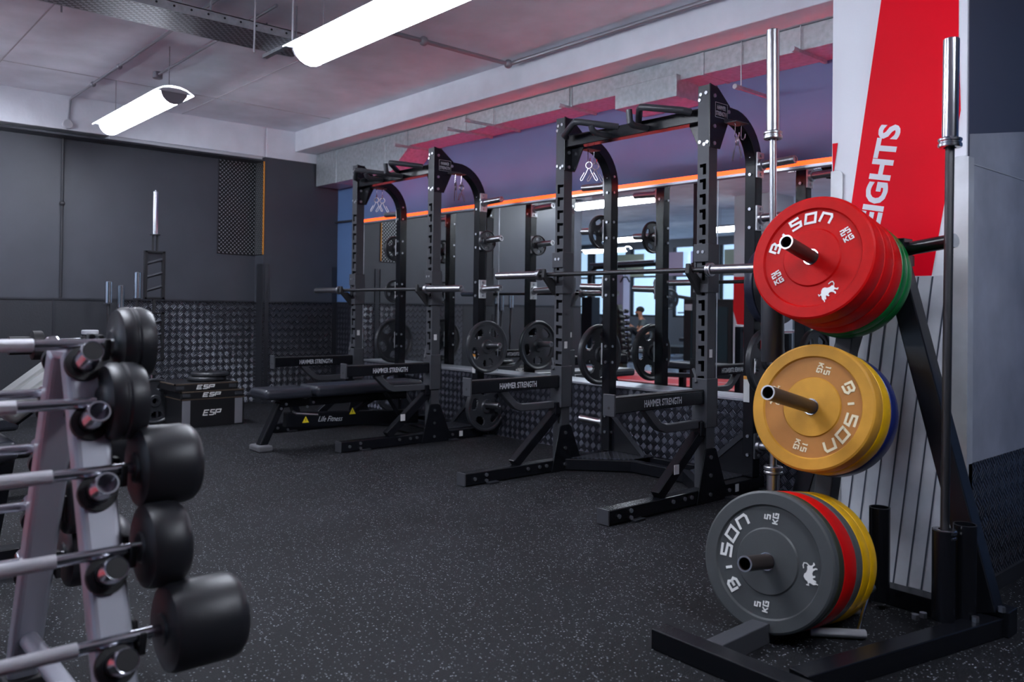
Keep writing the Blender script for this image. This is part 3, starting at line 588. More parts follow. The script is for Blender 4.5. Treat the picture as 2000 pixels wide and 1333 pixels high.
# close grip row handle lying behind the lower stack
t = thing('row_handle', 'steel triangle row handle lying on the floor under the bottom plates', 'cable handle', (-1.3, 2.7, 0))
a0, a1 = Vector((-1.395, 2.545, .018)), Vector((-1.265, 2.665, .018)); ax = Vector((-1.33, 2.83, .115))
MB().cyl(a0, a1, .015, 16, .002).build('grip', 'knurl', t); b0, b1 = Vector((-1.47, 2.78, .018)), Vector((-1.38, 2.86, .018)); MB().cyl(b0, b1, .015, 16, .002).build('grip', 'knurl', t)
m0 = a0.lerp(a1, .85); m1 = b0.lerp(b1, .8); MB().cyl(m0, ax, .006, 10).cyl(m1, ax, .006, 10).build_each('strut', 'chrome', t); MB().cyl(ax + Vector((0, -.012, 0)), ax + Vector((0, .012, 0)), .016, 12).build('eye', 'steel', t)

# ================================================================ HALF RACKS
SP = .0842
def upright(mb, x0, y0, z0, z1, slots, inner):
    """hollow square tube, front face pierced by hook slots; inner=+1 when the slots open towards +x"""
    w = .076; th = .004
    xs = [0, .022, .036, .076] if True else 0
    # slot cells as (x0,x1,z0,z1): a mouth at the inner side and a drop
    rects = []
    for z in slots: rects.append((.030, .0755, z + .012, z + .030)); rects.append((.018, .040, z - .028, z + .032))
    if inner < 0: rects = [(w - min(b, .060), w - a, c, d) for a, b, c, d in rects]
    X = sorted({0, w} | {r[0] for r in rects} | {r[1] for r in rects}); Z = sorted({z0, z1} | {r[2] for r in rects} | {r[3] for r in rects})
    for i in range(len(X) - 1):
        for j in range(len(Z) - 1):
            cx, cz = (X[i] + X[i + 1]) / 2, (Z[j] + Z[j + 1]) / 2
            if any(r[0] < cx < r[1] and r[2] < cz < r[3] for r in rects): continue
            k = []
            for (u, v) in ((X[i], Z[j]), (X[i + 1], Z[j]), (X[i + 1], Z[j + 1]), (X[i], Z[j + 1])): k.append((x0 + u, y0, v))
            mb.add(k, [(0, 1, 2, 3)])
    mb.box(x0 + .0001, x0 + th, y0 + .0005, y0 + w, z0, z1).box(x0 + w - th, x0 + w - .0001, y0 + .0005, y0 + w, z0, z1).box(x0, x0 + w, y0 + w - th, y0 + w, z0, z1).box(x0, x0 + w, y0 + .0003, y0 + w, z1 - .004, z1)
    return mb
def arc(c, r, a0, a1, n, fy=1):
    return [(c[0], c[1] + r * math.cos(math.radians(a0 + (a1 - a0) * i / n)), c[2] + r * math.sin(math.radians(a0 + (a1 - a0) * i / n))) for i in range(n + 1)]
def half_rack(xo, wid, label, stick):
    """xo = outer x of the right hand upright"""
    xr = xo; xl = xo - wid; w = .076; cx = (xr + xl) / 2
    R_ = thing('half_rack', label, 'squat rack', (cx, 4.0, 0), 'half racks by the mirror wall')
    YF = 3.85; YR = 4.315
    slots = [1.845 - SP * i for i in range(17)]
    for s in (-1, 1):
        xa = xr - w if s > 0 else xl; xc = xa + w / 2; side = xr if s > 0 else xl + w     # +x face, the one the camera sees
        up = upright(MB(), xa, YF, .077, 2.315, slots, -s).build('front_upright', 'char', R_, smooth=False)
        if s < 0 or True:
            nm = MB(); tmx = Matrix(((0, 0, 1, xr + .0008 if s > 0 else xl + w + .0008), (1, 0, 0, YF + .034), (0, 1, 0, 0), (0, 0, 0, 1)))
            for i, z in enumerate(slots[1:15]):
                text_mb(str(i + 1), .022, Matrix.Translation((0, 0, z + .018)) @ tmx, ext=.0003).build('hole_number', 'trim', up, smooth=False)
        # foot beam
        MB().box(xa + .001, xa + w - .001, 3.062, 4.44, .004, .077).build('foot_beam', 'black', R_, smooth=False, bev=.005)
        MB().box(xa, xa + w, 3.054, 3.063, .003, .080).build('foot_cap', 'char', R_, smooth=False, bev=.002)
        MB().box(xa - .03, xa + w + .03, 3.22, 3.30, 0, .012).box(xa - .03, xa + w + .05, 4.02, 4.10, 0, .012).box(xa - .02, xa + w + .06, 4.38, 4.46, 0, .012).build_each('floor_pad', 'trim', R_, smooth=False, bev=.002)
        # front brace
        MB().bar((xc, 3.47, .085), (xc, 3.838, .385), .055, .06).box(xc - .036, xc + .036, 3.80, YF, .37, .45).build('front_brace', 'black', R_, smooth=False, bev=.004)
        # side gusset at the base
        MB().prism([(3.76, .0), (4.10, .0), (4.02, .09), (3.935, .29), (3.915, .30), (3.85, .30), (3.835, .29)], (side, 0, 0), (0, 1, 0), (0, 0, 1), (.008, 0, 0)).build('base_gusset', 'black', R_, smooth=False, bev=.002)
        bl = MB()
        for y, z in ((3.88, .25), (3.88, .15), (3.88, .045), (4.06, .045)): bl.cyl((side + .008, y, z), (side + .016, y, z), .011, 8)
        for y, z in ((3.13, .040), (3.22, .055), (3.22, .02), (3.56, .05), (3.66, .05), (3.72, .05)): bl.cyl((side - .002, y, z), (side + .008, y, z), .011, 8)
        for z in (.43,): bl.cyl((xc - .01, 3.795, z), (xc - .01, 3.80, z), .010, 8)
        # rear post: gentle hoop from the top bracket down
        rr = .27
        pts = [(xc, 3.90, 2.195), (xc, 4.08, 2.195)] + arc((xc, 4.353 - rr + .0, 2.195 - rr), rr, 86, 0, 12)[0:] + [(xc, 4.353, .09)]
        pts = [(xc, 3.93, 2.185), (xc, 4.04, 2.185)] + [(xc, 4.353 - rr + rr * math.sin(math.radians(a)), 2.185 - rr + rr * math.cos(math.radians(a))) for a in range(0, 91, 9)][1:] + [(xc, 4.353, .08)]
        h = .036
        MB().sweep(pts, [(-h, -h), (h, -h), (h, h), (-h, h)], up=(1, 0, 0)).build('rear_post', 'black', R_, smooth=True, bev=.004)
        for y, z in ((4.392, 2.0), (4.392, 1.88)): bl.cyl((xc, y, z), (xc, y + .006, z), .010, 8)
        # storage pegs
        sx = s
        for z in (1.925, 1.61, 1.212, .748, .265):
            MB().box(*(sorted((xc + sx * h, xc + sx * (h + .012)))), 4.318, 4.388, z - .075, z + .075).build('peg_plate', 'guard' if z > .4 else 'char', R_, smooth=False, bev=.002)
            p0 = Vector((xc + sx * (h + .012), 4.353, z)); p1 = p0 + Vector((sx * .225, 0, .008))
            MB().lathe([(0, 0), (.036, 0), (.036, .018), (.0245, .02), (.0245, .222), (.021, .225), (.013, .225), (.011, .218), (0, .218)], p0, p1 - p0, 20).build('storage_peg', 'steel', R_)
            for dz in (-.055, .055):
                bl.cyl((xc + sx * (h + .012), 4.353, z + dz), (xc + sx * (h + .02), 4.353, z + dz), .010, 8)
                bl.cyl((xc + .0, 4.316, z + dz), (xc, 4.309, z + dz), .010, 8); bl.cyl((xc + .037, 4.34, z + dz), (xc + .043, 4.34, z + dz), .009, 8)
        # top side plate
        MB().prism([(3.846, 2.32), (3.925, 2.305), (4.035, 2.222), (4.045, 2.17), (3.945, 1.965), (3.846, 1.965)], (side, 0, 0), (0, 1, 0), (0, 0, 1), (.007, 0, 0)).build('top_plate', 'black', R_, smooth=False, bev=.002)
        for y, z in ((3.885, 2.255), (3.885, 2.085), (3.885, 1.99), (4.02, 2.185)): bl.cyl((side + .007, y, z), (side + .014, y, z), .011, 8)
        for x, z in ((.02, 2.265), (.055, 2.27), (.012, 2.235), (.015, 2.0), (.045, 1.985), (.065, 1.995)): bl.cyl((xa + x, YF, z), (xa + x, YF - .006, z), .010, 8)
        bl.build_each('bolt', 'bolt', R_)
        if s > 0:
            tm = Matrix(((0, 0, 1, side + .0085), (1, 0, 0, 3.950), (0, 1, 0, 2.180), (0, 0, 0, 1)))
            k = text_mb('HAMMER\nSTRENGTH', .034, tm, sx=.60, bold=.0006, ext=.0004)
            zz = [v.z for v in k.v]; mid = (min(zz) + max(zz)) / 2
            for v in k.v: v.z += 2.180 - mid
            fr = [(side + .009, 3.893, 2.140), (side + .009, 4.008, 2.140), (side + .009, 4.008, 2.222), (side + .009, 3.893, 2.222)]
            k.sweep(fr, [(-.001, -.0005), (.001, -.0005), (.001, .0005), (-.001, .0005)], up=(1, 0, 0), closed=True); k.build('lettering', 'printg', R_, smooth=False)
        # bar hook sleeve with cradle
        zc = 1.30 if xo > -4 else 1.215
        hk = MB().box(xa - .012, xa, YF - .008, YF + w + .008, zc - .14, zc + .13).box(xa + w, xa + w + .012, YF - .008, YF + w + .008, zc - .14, zc + .13).box(xa - .012, xa + w + .012, YF - .014, YF - .002, zc + .03, zc + .13).box(xa - .012, xa + w + .012, YF + w + .002, YF + w + .012, zc - .14, zc + .13).box(xa - .012, xa + w + .012, YF - .014, YF - .002, zc - .14, zc - .09)
        hk.build('hook_sleeve', 'char', R_, smooth=False, bev=.003)
        zb = 1.282 if xo > -4 else 1.199
        hx = xa + w + .004 if s < 0 else xa - .03
        hx = xa - .004 if s < 0 else xa + .01
        MB().prism([(YF - .012, zb - .135), (YF - .012, zb - .045), (YF - .045, zb - .018), (3.775 - .012, zb - .016), (3.775 - .026, zb + .035), (3.775 - .040, zb + .035), (3.775 - .045, zb - .02), (3.775 - .02, zb - .045)], (hx, 0, 0), (0, 1, 0), (0, 0, 1), (.026, 0, 0)).build('bar_hook', 'matt', R_, smooth=False, bev=.003)
        kb = MB()
        for x in (.022, .052): kb.cyl((xa + x, YF - .014, zc + .085), (xa + x, YF - .019, zc + .085), .009, 10)
        kb.build_each('hook_bolt', 'bolt', R_)
        # safety spotter arm
        za = .583
        MB().box(xa + .004, xa + w - .004, 3.10, YF - .01, za - .038, za + .036).build('spotter_arm', 'black', R_, smooth=False, bev=.004)
        MB().box(xa + .008, xa + w - .008, 3.105, YF - .01, za + .036, za + .042).build('arm_pad', 'matt', R_, smooth=False, bev=.002)
        MB().box(xa + .0, xa + w + .0, 3.088, 3.101, za - .052, za + .058).build('arm_tip', 'char', R_, smooth=False, bev=.003)
        MB().cyl((xa + .04, 3.0875, za - .01), (xa + .04, 3.0885, za - .01), .008, 12).build('tip_hole', 'matt', R_)
        MB().box(xa - .012, xa, YF - .012, YF + w + .012, .415, .685).box(xa + w, xa + w + .012, YF - .012, YF + w + .012, .415, .685).box(xa - .012, xa + w + .012, YF - .016, YF - .002, .415, .685).box(xa - .012, xa + w + .012, YF + w, YF + w + .012, .415, .685).build('arm_sleeve', 'char', R_, smooth=False, bev=.004)
        MB().sweep([(xc, 3.36, .553), (xc, 3.42, .495), (xc, 3.47, .452), (xc, 3.52, .435), (xc, 3.60, .434), (xc, YF - .01, .434)], [(-.022, -.022), (.022, -.022), (.022, .022), (-.022, .022)], up=(1, 0, 0)).build('arm_brace', 'char', R_, smooth=True, bev=.004)
        MB().tube([(xa - .03, YF + .02, .73), (xa + .0, YF + .0, .70), (xa + .02, YF - .02, .66)], .009, 8).build('arm_pin', 'char', R_)
        tm = Matrix(((0, 0, 1, xa + w - .003), (1, 0, 0, 3.475), (0, 1, 0, za - .004), (0, 0, 0, 1)))
        text_mb('HAMMER STRENGTH', .050, tm, sx=.665, bold=.0010, ext=.0004).build('lettering', 'printg', R_, smooth=False)
        # stickers
        MB().box(side + .0001, side + .0006, YF + .02, YF + .048, .80, .845).build('warning_label', 'sticker', R_, smooth=False)
        if s < 0: pass
    # cross pieces
    MB().box(xl + w, xr - w, 3.862, 3.938, 2.118, 2.192).build('crossbeam', 'black', R_, smooth=False, bev=.004)
    for s in (-1, 1):
        xe = xl + w if s < 0 else xr - w
        MB().prism([(0, 2.21), (-s * .15, 2.21), (-s * .12, 2.14), (-s * .035, 1.97), (0, 1.965)], (xe, 3.915, 0), (1, 0, 0), (0, 0, 1), (0, .01, 0)).build('corner_bracket', 'black', R_, smooth=False, bev=.002)
        # pull up handles
        x1 = xe - s * .02
        MB().tube([(cx + s * .49, 3.83, 2.175), (cx + s * .47, 3.79, 2.18), (cx + s * .29, 3.69, 2.212), (cx + s * .26, 3.68, 2.216), (cx + s * .23, 3.70, 2.212), (cx + s * .08, 3.87, 2.185)], .020, 14).build('pull_up_handle', 'grip', R_)
        MB().tube([(cx + s * .15, 3.88, 2.14), (cx + s * .15, 3.74, 2.14), (cx + s * .15, 3.71, 2.155), (cx + s * .15, 3.70, 2.225 if s > 0 else 2.18)], .019, 12).build('pull_up_grip', 'grip', R_)
        # clip hooks
        xc = xr - w / 2 if s > 0 else xl + w / 2
        MB().box(xc + .037, xc + .05, 3.98, 4.12, 2.12, 2.145).box(xc + .04, xc + .12, 3.99, 4.11, 2.118, 2.124).build('hook_plate', 'char', R_, smooth=False)
        for k, yy in enumerate((4.02, 4.08)):
            MB().tube([(xc + .09, yy, 2.12), (xc + .09, yy, 2.05), (xc + .095, yy - .004, 2.035), (xc + .11, yy - .012, 2.025), (xc + .125, yy - .018, 2.035), (xc + .13, yy - .02, 2.055)], .0035, 8).build('clip_hook', 'chrome', R_)
        # rear gusset
        xi = xc - s * .036
        MB().prism([(0, .33), (-s * .29, .085), (0, .085)], (xi, 4.345, 0), (1, 0, 0), (0, 0, 1), (0, .012, 0)).build('rear_gusset', 'black', R_, smooth=False)
        MB().bar((xi, 4.34, .335), (xi - s * .295, 4.34, .085), .03, .006, up=(0, 1, 0)).build('gusset_edge', 'trim', R_, smooth=False)
    xa, xb = xl + w, xr - w
    path = [(xa - .02, 3.90, .0415), (xa + .31, 4.20, .0415), (xb - .31, 4.20, .0415), (xb + .02, 3.90, .0415)]
    MB().sweep(path, [(-.03, -.0355), (.03, -.0355), (.03, .0355), (-.03, .0355)]).build('base_member', 'black', R_, smooth=False, bev=.004)
    for s in (-1, 1):
        xe = xa if s < 0 else xb
        MB().prism([(0, 3.93), (-s * .30, 4.22), (-s * .32, 4.42), (0, 4.42)], (xe, 0, .077), (1, 0, 0), (0, 1, 0), (0, 0, .004)).build('platform_plate', 'chk_flat', R_, smooth=False)
    MB().box(xa, xb, 4.38, 4.44, .006, .077).build('rear_member', 'black', R_, smooth=False, bev=.003)
    for y, z, sz in stick: pass
    # stickers visible on the right side
    MB().box(xr - .003, xr - .0004, 3.57, 3.61, .19, .24).build('warning_label', 'sticker', R_, smooth=False)
    MB().box(xr - .0008, xr + .0002, 4.135, 4.17, .022, .066).build('serial_label', 'sticker', R_, smooth=False)
    MB().box(xr - w - .0006, xr - w + .0 - .0001, 4.33, 4.38, .50, .66).build('label_plate', 'sticker', R_, smooth=False)
    s1 = MB().box(xr - .070, xr - .030, 4.3155, 4.3165, .52, .655); s1.build('warning_label', 'sticker', R_, smooth=False)
    MB().box(xr - .070, xr - .030, 4.3150, 4.3164, .655, .675).build('label_header', 'orange', R_, smooth=False)
    return R_
half_rack(-2.73, 1.207, 'half rack nearer the red pillar, with HAMMER STRENGTH arms', ())
half_rack(-5.304, 1.231, 'half rack over the flat bench, nearer the far wall', ())
# ---------------------------------------------------------------- grip plates on the storage pegs
def grip_plate(R, label, holes=5, thick=.035, m='grip'):
    t = thing('grip_plate', label, 'weight plate', (0, 0, 0), 'round grip plates on the rack pegs')
    mb = MB(); nt_ = 100; rs = [.15, .20, .40, .46, .52, .58, .64, .70, .76, .80, .90]
    rs = [r * R for r in rs]; th = thick * .22
    def hole(r, a):
        d = ((a / (2 * PI) * holes) % 1.0) - .5; d = d * 2 * PI / holes
        x = r * math.cos(d) - .61 * R; y = r * math.sin(d)
        w = .245 * R if holes == 5 else .28 * R; h = .15 * R
        return (abs(y / w) ** 2.6 + abs(x / h) ** 2.6) < 1
    keep = [[not hole((rs[i] + rs[i + 1]) / 2, (j + .5) * 2 * PI / nt_) for j in range(nt_)] for i in range(len(rs) - 1)]
    def P(i, j, z): a = (j % nt_) * 2 * PI / nt_; return Vector((rs[i] * math.cos(a), rs[i] * math.sin(a), z))
    for i in range(len(rs) - 1):
        for j in range(nt_):
            if not keep[i][j]: continue
            mb.add([P(i, j, th), P(i + 1, j, th), P(i + 1, j + 1, th), P(i, j + 1, th)], [(0, 1, 2, 3)])
            mb.add([P(i, j, -th), P(i, j + 1, -th), P(i + 1, j + 1, -th), P(i + 1, j, -th)], [(0, 1, 2, 3)])
            for (di, dj, e) in ((-1, 0, ((i, j), (i, j + 1))), (1, 0, ((i + 1, j), (i + 1, j + 1))), (0, -1, ((i, j), (i + 1, j))), (0, 1, ((i, j + 1), (i + 1, j + 1)))):
                a, b = i + di, (j + dj) % nt_
                if 0 <= a < len(rs) - 1 and keep[a][b]: continue
                mb.add([P(*e[0], th), P(*e[1], th), P(*e[1], -th), P(*e[0], -th)], [(0, 1, 2, 3)])
    h = thick / 2
    mb.lathe([(.86 * R, -h * .5), (.90 * R, -h * .9), (.95 * R, -h), (.985 * R, -h * .8), (R, -h * .4), (R, h * .4), (.985 * R, h * .8), (.95 * R, h), (.90 * R, h * .9), (.86 * R, h * .5), (.86 * R, -h * .5)], seg=64)
    mb.lathe([(.027, -h), (.24 * R, -h), (.28 * R, -h * .5), (.28 * R, h * .5), (.24 * R, h), (.027, h), (.027, -h)], seg=40)
    mb.build('disc', m, t)
    MB().lathe([(.0255, -h), (.0255, h + .001), (.032, h + .001), (.032, h - .002)], seg=28).build('hub_ring', 'trim', t)
    return t
def hang(t, x, y, z, s=1, rot=0):
    t.matrix_world = basis((s, 0, 0), (x, y, z)) @ Matrix.Rotation(math.radians(rot), 4, 'Z')
hl = .0
for (R, x, z, s, rot, lab, holes) in (
    (.121, -3.99, 1.605, -1, 20, 'smaller grip plate on the left post of the nearer rack', 4),
    (.213, -3.99, .742, -1, 0, 'large grip plate on the left post of the nearer rack', 5),
    (.195, -2.675, .765, 1, 10, 'large grip plate on the right post of the nearer rack, beside the amber bumper', 5),
    (.088, -5.245, 1.605, 1, 40, 'tiny grip plate on the right post of the further rack', 4),
    (.213, -5.235, .742, 1, 22, 'large grip plate on the upper peg, right post of the further rack', 5),
    (.205, -5.235, .255, 1, 60, 'large grip plate near the floor, right post of the further rack', 5),
    (.118, -6.60, 1.605, -1, 0, 'smaller grip plate high on the left post of the further rack', 4),
    (.110, -6.60, 1.205, -1, 30, 'smaller grip plate behind the barbell on the further rack left post', 4),
    (.208, -6.60, .740, -1, 15, 'large grip plate on the left post of the further rack', 5),
    (.195, -6.60, .270, -1, 40, 'large grip plate near the floor, left post of the further rack', 5)):
    g = grip_plate(R, lab, holes, thick=.038 if R > .15 else .028)
    hang(g, x, 4.353, z - (.0265 - .0245) * .8, s, rot)
for i, (x, m, lab) in enumerate(((-2.660, 'bgrey', 'dark bumper plate against the post of the nearer rack, left of the red plates'), (-2.600, 'rubber', 'black bumper plate outermost on the nearer rack, left of the red plates'))):
    g = bumper(lab, M[m] if m != 'bgrey' else mat('blue black bumper', (.03, .035, .065), .4), .055); hang(g, x, 4.353, 1.211, 1); g['group'] = 'dark bumpers on the nearer rack'
# ---------------------------------------------------------------- spring clips on the hooks
def clip_proto():
    t = thing('spring_clip', 'clip', 'barbell clip', (0, 0, 0))
    co = []
    for i in range(49): a = i / 48 * 2 * PI * 2; co.append((.022 * math.sin(a), (i / 48 - .5) * .016, -.022 + .022 * math.cos(a)))
    MB().tube(co, .0028, 6, up=(0, 1, 0)).build('coil', 'steel', t)
    for s in (-1, 1):
        MB().tube([(s * .004, s * .008, -.044), (s * .018, s * .009, -.075), (s * .042, s * .010, -.120), (s * .052, s * .010, -.124), (s * .056, s * .010, -.114), (s * .030, s * .009, -.07)], .0026, 6, up=(0, 1, 0)).build('handle', 'steel', t)
    return t
cl = clip_proto(); first = True
for (xo, wid, nm) in ((-2.73, 1.207, 'nearer'), (-5.304, 1.231, 'further')):
    for s in (-1, 1):
        xc = xo - .038 if s > 0 else xo - wid + .038
        for k, yy in enumerate((4.02, 4.08)):
            if s > 0 and k == 1 and nm == 'nearer': continue
            c = cl if first else dup(cl); first = False
            c.location = (xc + .112, yy - .012, 2.036 - .004); c.rotation_euler = (0, 0, [.5, -.7, .9, 1.8][k * 2 + (s > 0)])
            tag(c, 'wire spring clip hanging on the %s hook inside the %s post of the %s rack' % (('front', 'rear')[k], 'right' if s > 0 else 'left', nm), 'barbell clip', 'spring clips on the rack hooks')
# ================================================================ LEFT FOREGROUND: FIXED BARBELL RACK
LY0, LY1 = .488, .566
RK = thing('fixed_barbell_rack', 'silver A-frame rack holding the fixed straight barbells', 'barbell rack', (-2.16, .1, 0))
def leg_x(z, s):       # outer face of an A-frame leg, s=+1 towards the camera
    return -2.16 + s * (.065 + .46 * (1.0 - z))
BX = (-2.08, -2.00, -1.94, -1.87, -1.80); BZ = (.968, .842, .699, .540, .378)
for yc in ((LY0 + LY1) / 2, -.62):
    for s in (1, -1):
        h = .030
        mb = MB().bar((leg_x(.03, s) - s * h, yc, .03), (leg_x(.95, s) - s * h, yc, .95), .060, LY1 - LY0, up=(0, 1, 0)); mb.build('leg', 'silver', RK, smooth=False, bev=.014, seg=3)
        MB().box(*sorted((leg_x(0, s) - s * .10, leg_x(0, s) + s * .04)), yc - .05, yc + .05, 0, .03).build('foot', 'matt', RK, smooth=False, bev=.004)
        nrm = Vector((s * 1.0, 0, .46)).normalized()
        for x, z in zip(BX, BZ):
            zz = z - .046; root = Vector((leg_x(zz, s), yc - .004, zz))
            MB().lathe([(0, 0), (.040, 0), (.040, .014), (.026, .016)], root - nrm * .002, nrm, 28).build('peg_flange', 'matt', RK)
            op = z > .6 and z < .9
            p = MB().lathe([(.025, 0), (.0245, .082), (.023, .086)] + ([(.0195, .086), (.0185, .04), (0, .04)] if op else [(.0215, .0855), (.0215, .083), (0, .083)]), root, nrm, 28); p.build('peg', 'chrome', RK)
            if not op: MB().cyl(root + nrm * .0832, root + nrm * .0855, .0213, 24).build('peg_cap', 'matt', RK)
            bx = x if s > 0 else -4.32 - x
            o = leg_x(z, s); q = sorted((o, bx + s * .03))
            MB().prism([(o - s * .05, z - .05), (bx + s * .022, z - .035), (bx + s * .030, z + .012), (bx + s * .020, z + .012), (bx + s * .014, z - .016), (bx - s * .02, z - .016), (bx - s * .03, z + .020), (o - s * .05, z + .02)], (0, yc + (.041 if yc > 0 else -.053), 0), (1, 0, 0), (0, 0, 1), (0, .012, 0)).build('bar_hook', 'matt', RK, smooth=False, bev=.002)
    MB().bar((leg_x(.96, 1) - .01, yc, .945), (leg_x(.96, -1) + .01, yc, .945), .07, .03).build('top_cap', 'silver', RK, smooth=False, bev=.01)
    MB().tube([(leg_x(.15, 1) - .05, yc, .15), (leg_x(.15, -1) + .05, yc, .15)], .024, 16).build('cross_brace', 'silver', RK)
MB().tube([(-2.16, .52, .15), (-2.16, -.62, .15)], .025, 16).build('stretcher', 'silver', RK)
def fixed_bar(y0, y1, R, label, light, x, z, ring):
    t = thing('fixed_barbell', label, 'barbell', (x, 0, z), 'fixed barbells on the silver rack')
    ym = -1.42 + y0; L = y0 - .06 + .0
    MB().cyl((x, -1.0, z), (x, y0 - .16, z), .0145, 18).build('knurled_grip', 'knurl', t)
    MB().cyl((x, y0 - .162, z), (x, y0 + .01, z), .0122, 18).cyl((x, -1.16, z), (x, -.998, z), .0122, 18).build_each('shaft', 'chrome', t)
    for s, a in ((1, y0), (-1, -1.15)):
        w = y1 - y0; r = .016
        if light: pr = [(0, 0), (.030, 0), (.034, .004), (.045, .010), (R * .92, .012), (R, .024), (R, w * .42), (R * .96, w * .47), (R * .96, w * .50), (R, w * .55), (R, w - .02), (R * .92, w - .004), (R * .7, w), (0, w)]
        else: pr = [(0, 0), (.03, 0), (.035, .004), (R * .80, .004), (R * .95, .010), (R, .022), (R, w - .026), (R * .96, w - .010), (R * .86, w), (0, w)]
        MB().lathe(pr, (x, a, z), (0, s, 0), 56).build('weight_head', 'rubber', t)
    return t
heads = [(.586, .672, .086, 1), (.540, .632, .088, 1), (.597, .728, .090, 0), (.590, .680, .091, 0), (.615, .778, .092, 0)]
names = ['top', 'second from top', 'middle', 'second from bottom', 'bottom']
for i, (x, z, (a, b, R, l)) in enumerate(zip(BX, BZ, heads)):
    fixed_bar(a, b, R, 'fixed barbell on the %s tier of the silver rack, near side' % names[i], l, x, z, i)
for i in (1, 2, 3, 4):
    a, b, R, l = heads[i]
    fixed_bar(a - .02, b - .02 - .02 * (i == 3), R * .97, 'fixed barbell on the far side of the silver rack, %s tier' % names[i], l, -4.32 - BX[i], BZ[i] - .005, i)

# ================================================================ BENCHES
t = thing('flat_bench', 'black adjustable bench lying flat under the further rack', 'bench', (-5.74, 3.3, 0))
def pad(mb_, x0, x1, y0, y1, z0, z1): return MB().box(x0, x1, y0, y1, z0, z1)
pad(0, -5.89, -5.60, 2.62, 2.995, .375, .452).build('seat_pad', 'leather', t, smooth=True, bev=.028, seg=4)
MB().prism([(-.145, 3.02), (.145, 3.02), (.145, 3.6), (.125, 4.0), (-.125, 4.0), (-.145, 3.6)], (-5.745, 0, .375), (1, 0, 0), (0, 1, 0), (0, 0, .085)).build('back_pad', 'leather', t, smooth=True, bev=.028, seg=4)
MB().bar((-5.745, 2.78, .335), (-5.745, 3.9, .335), .07, .06).build('pad_rail', 'black', t, smooth=False, bev=.005)
MB().bar((-5.745, 2.84, .21), (-5.745, 4.02, .15), .07, .11).build('main_beam', 'black', t, smooth=False, bev=.006)
MB().sweep([(-5.745, 2.655, .03), (-5.745, 2.80, .335)], [(-.038, -.03), (.038, -.03), (.038, .03), (-.038, .03)]).build('front_leg', 'black', t, smooth=False, bev=.010)
MB().box(-5.83, -5.66, 2.60, 2.71, 0, .045).build('front_foot', 'foot', t, smooth=False, bev=.012)
MB().bar((-5.98, 3.98, .05), (-5.51, 3.98, .05), .08, .06).build('rear_foot', 'black', t, smooth=False, bev=.006)
for x in (-6.0, -5.49): MB().cyl((x - .018, 4.02, .045), (x + .018, 4.02, .045), .045, 20, .004).build('wheel', 'rubber', t)
MB().bar((-5.745, 3.35, .20), (-5.745, 3.62, .33), .05, .03).bar((-5.745, 2.95, .20), (-5.745, 2.90, .33), .06, .05).build_each('adjuster_arm', 'black', t, smooth=False, bev=.004)
MB().tube([(-5.66, 2.86, .28), (-5.60, 2.86, .27), (-5.58, 3.02, .25)], .009, 10).build('lever', 'steel', t)
MB().bar((-5.62, 3.62, .39), (-5.60, 3.80, .12), .03, .012, up=(1, 0, 0)).build('support_strut', 'black', t, smooth=False, bev=.003)
tm = Matrix(((0, 0, 1, -5.709), (.998, 0, 0, 3.20), (-.05, 1, 0, .192), (0, 0, 0, 1)))
k = text_mb('Life Fitness', .058, tm @ Matrix(((1, .35, 0, 0), (0, 1, 0, 0), (0, 0, 1, 0), (0, 0, 0, 1))), sx=.80, ext=.0004); k.build('lettering', 'printg', t, smooth=False)
for y, z in ((2.99, .20), (3.39, .235)):
    MB().prism([(-.028, -.02), (.028, -.02), (0, .03)], (-5.7095, y, z), (0, 1, 0), (0, 0, 1), (.001, 0, 0)).build('warning_label', 'yellow', t, smooth=False)
    MB().bar((-5.708, y, z - .008), (-5.708, y, z + .012), .004, .001, up=(1, 0, 0)).build('warning_mark', 'matt', t, smooth=False)
bl = MB()
for y, z in ((2.83, .33), (3.05, .33), (3.0, .30), (2.79, .30)): bl.cyl((-5.71, y, z), (-5.700, y, z), .010, 8)
bl.build('bolt', 'bolt', t)
# incline bench at the far left
t = thing('incline_bench', 'grey padded incline bench behind the silver barbell rack', 'bench', (-3.7, .85, 0))
for k, dx in enumerate((0, .20)):
    p = Vector((-3.68 + dx * -1.0, .655, .62)); q = Vector((-3.68 - dx, .96, .86))
    MB().bar(p, q, .165, .075).build('back_pad', 'gleather', t, smooth=True, bev=.026, seg=4)
MB().bar((-3.78, .70, .60), (-3.78, .96, .80), .08, .06).build('pad_frame', 'black', t, smooth=False, bev=.004)
MB().bar((-3.78, .42, .46), (-3.78, .70, .50), .34, .08).build('seat_pad', 'leather', t, smooth=True, bev=.025, seg=3)
MB().bar((-3.78, .45, .06), (-3.78, 1.0, .06), .08, .07).build('base_beam', 'black', t, smooth=False, bev=.004)
MB().bar((-3.78, .62, .08), (-3.78, .68, .46), .08, .07).bar((-3.78, .96, .08), (-3.78, .92, .72), .07, .06).build('support_post', 'black', t, smooth=False, bev=.004)
MB().bar((-4.05, .48, .03), (-3.5, .48, .03), .08, .05).build('foot_bar', 'black', t, smooth=False, bev=.004)
MB().bar((-4.0, .98, .03), (-3.56, .98, .03), .08, .05).build('foot_bar', 'black', t, smooth=False, bev=.004)
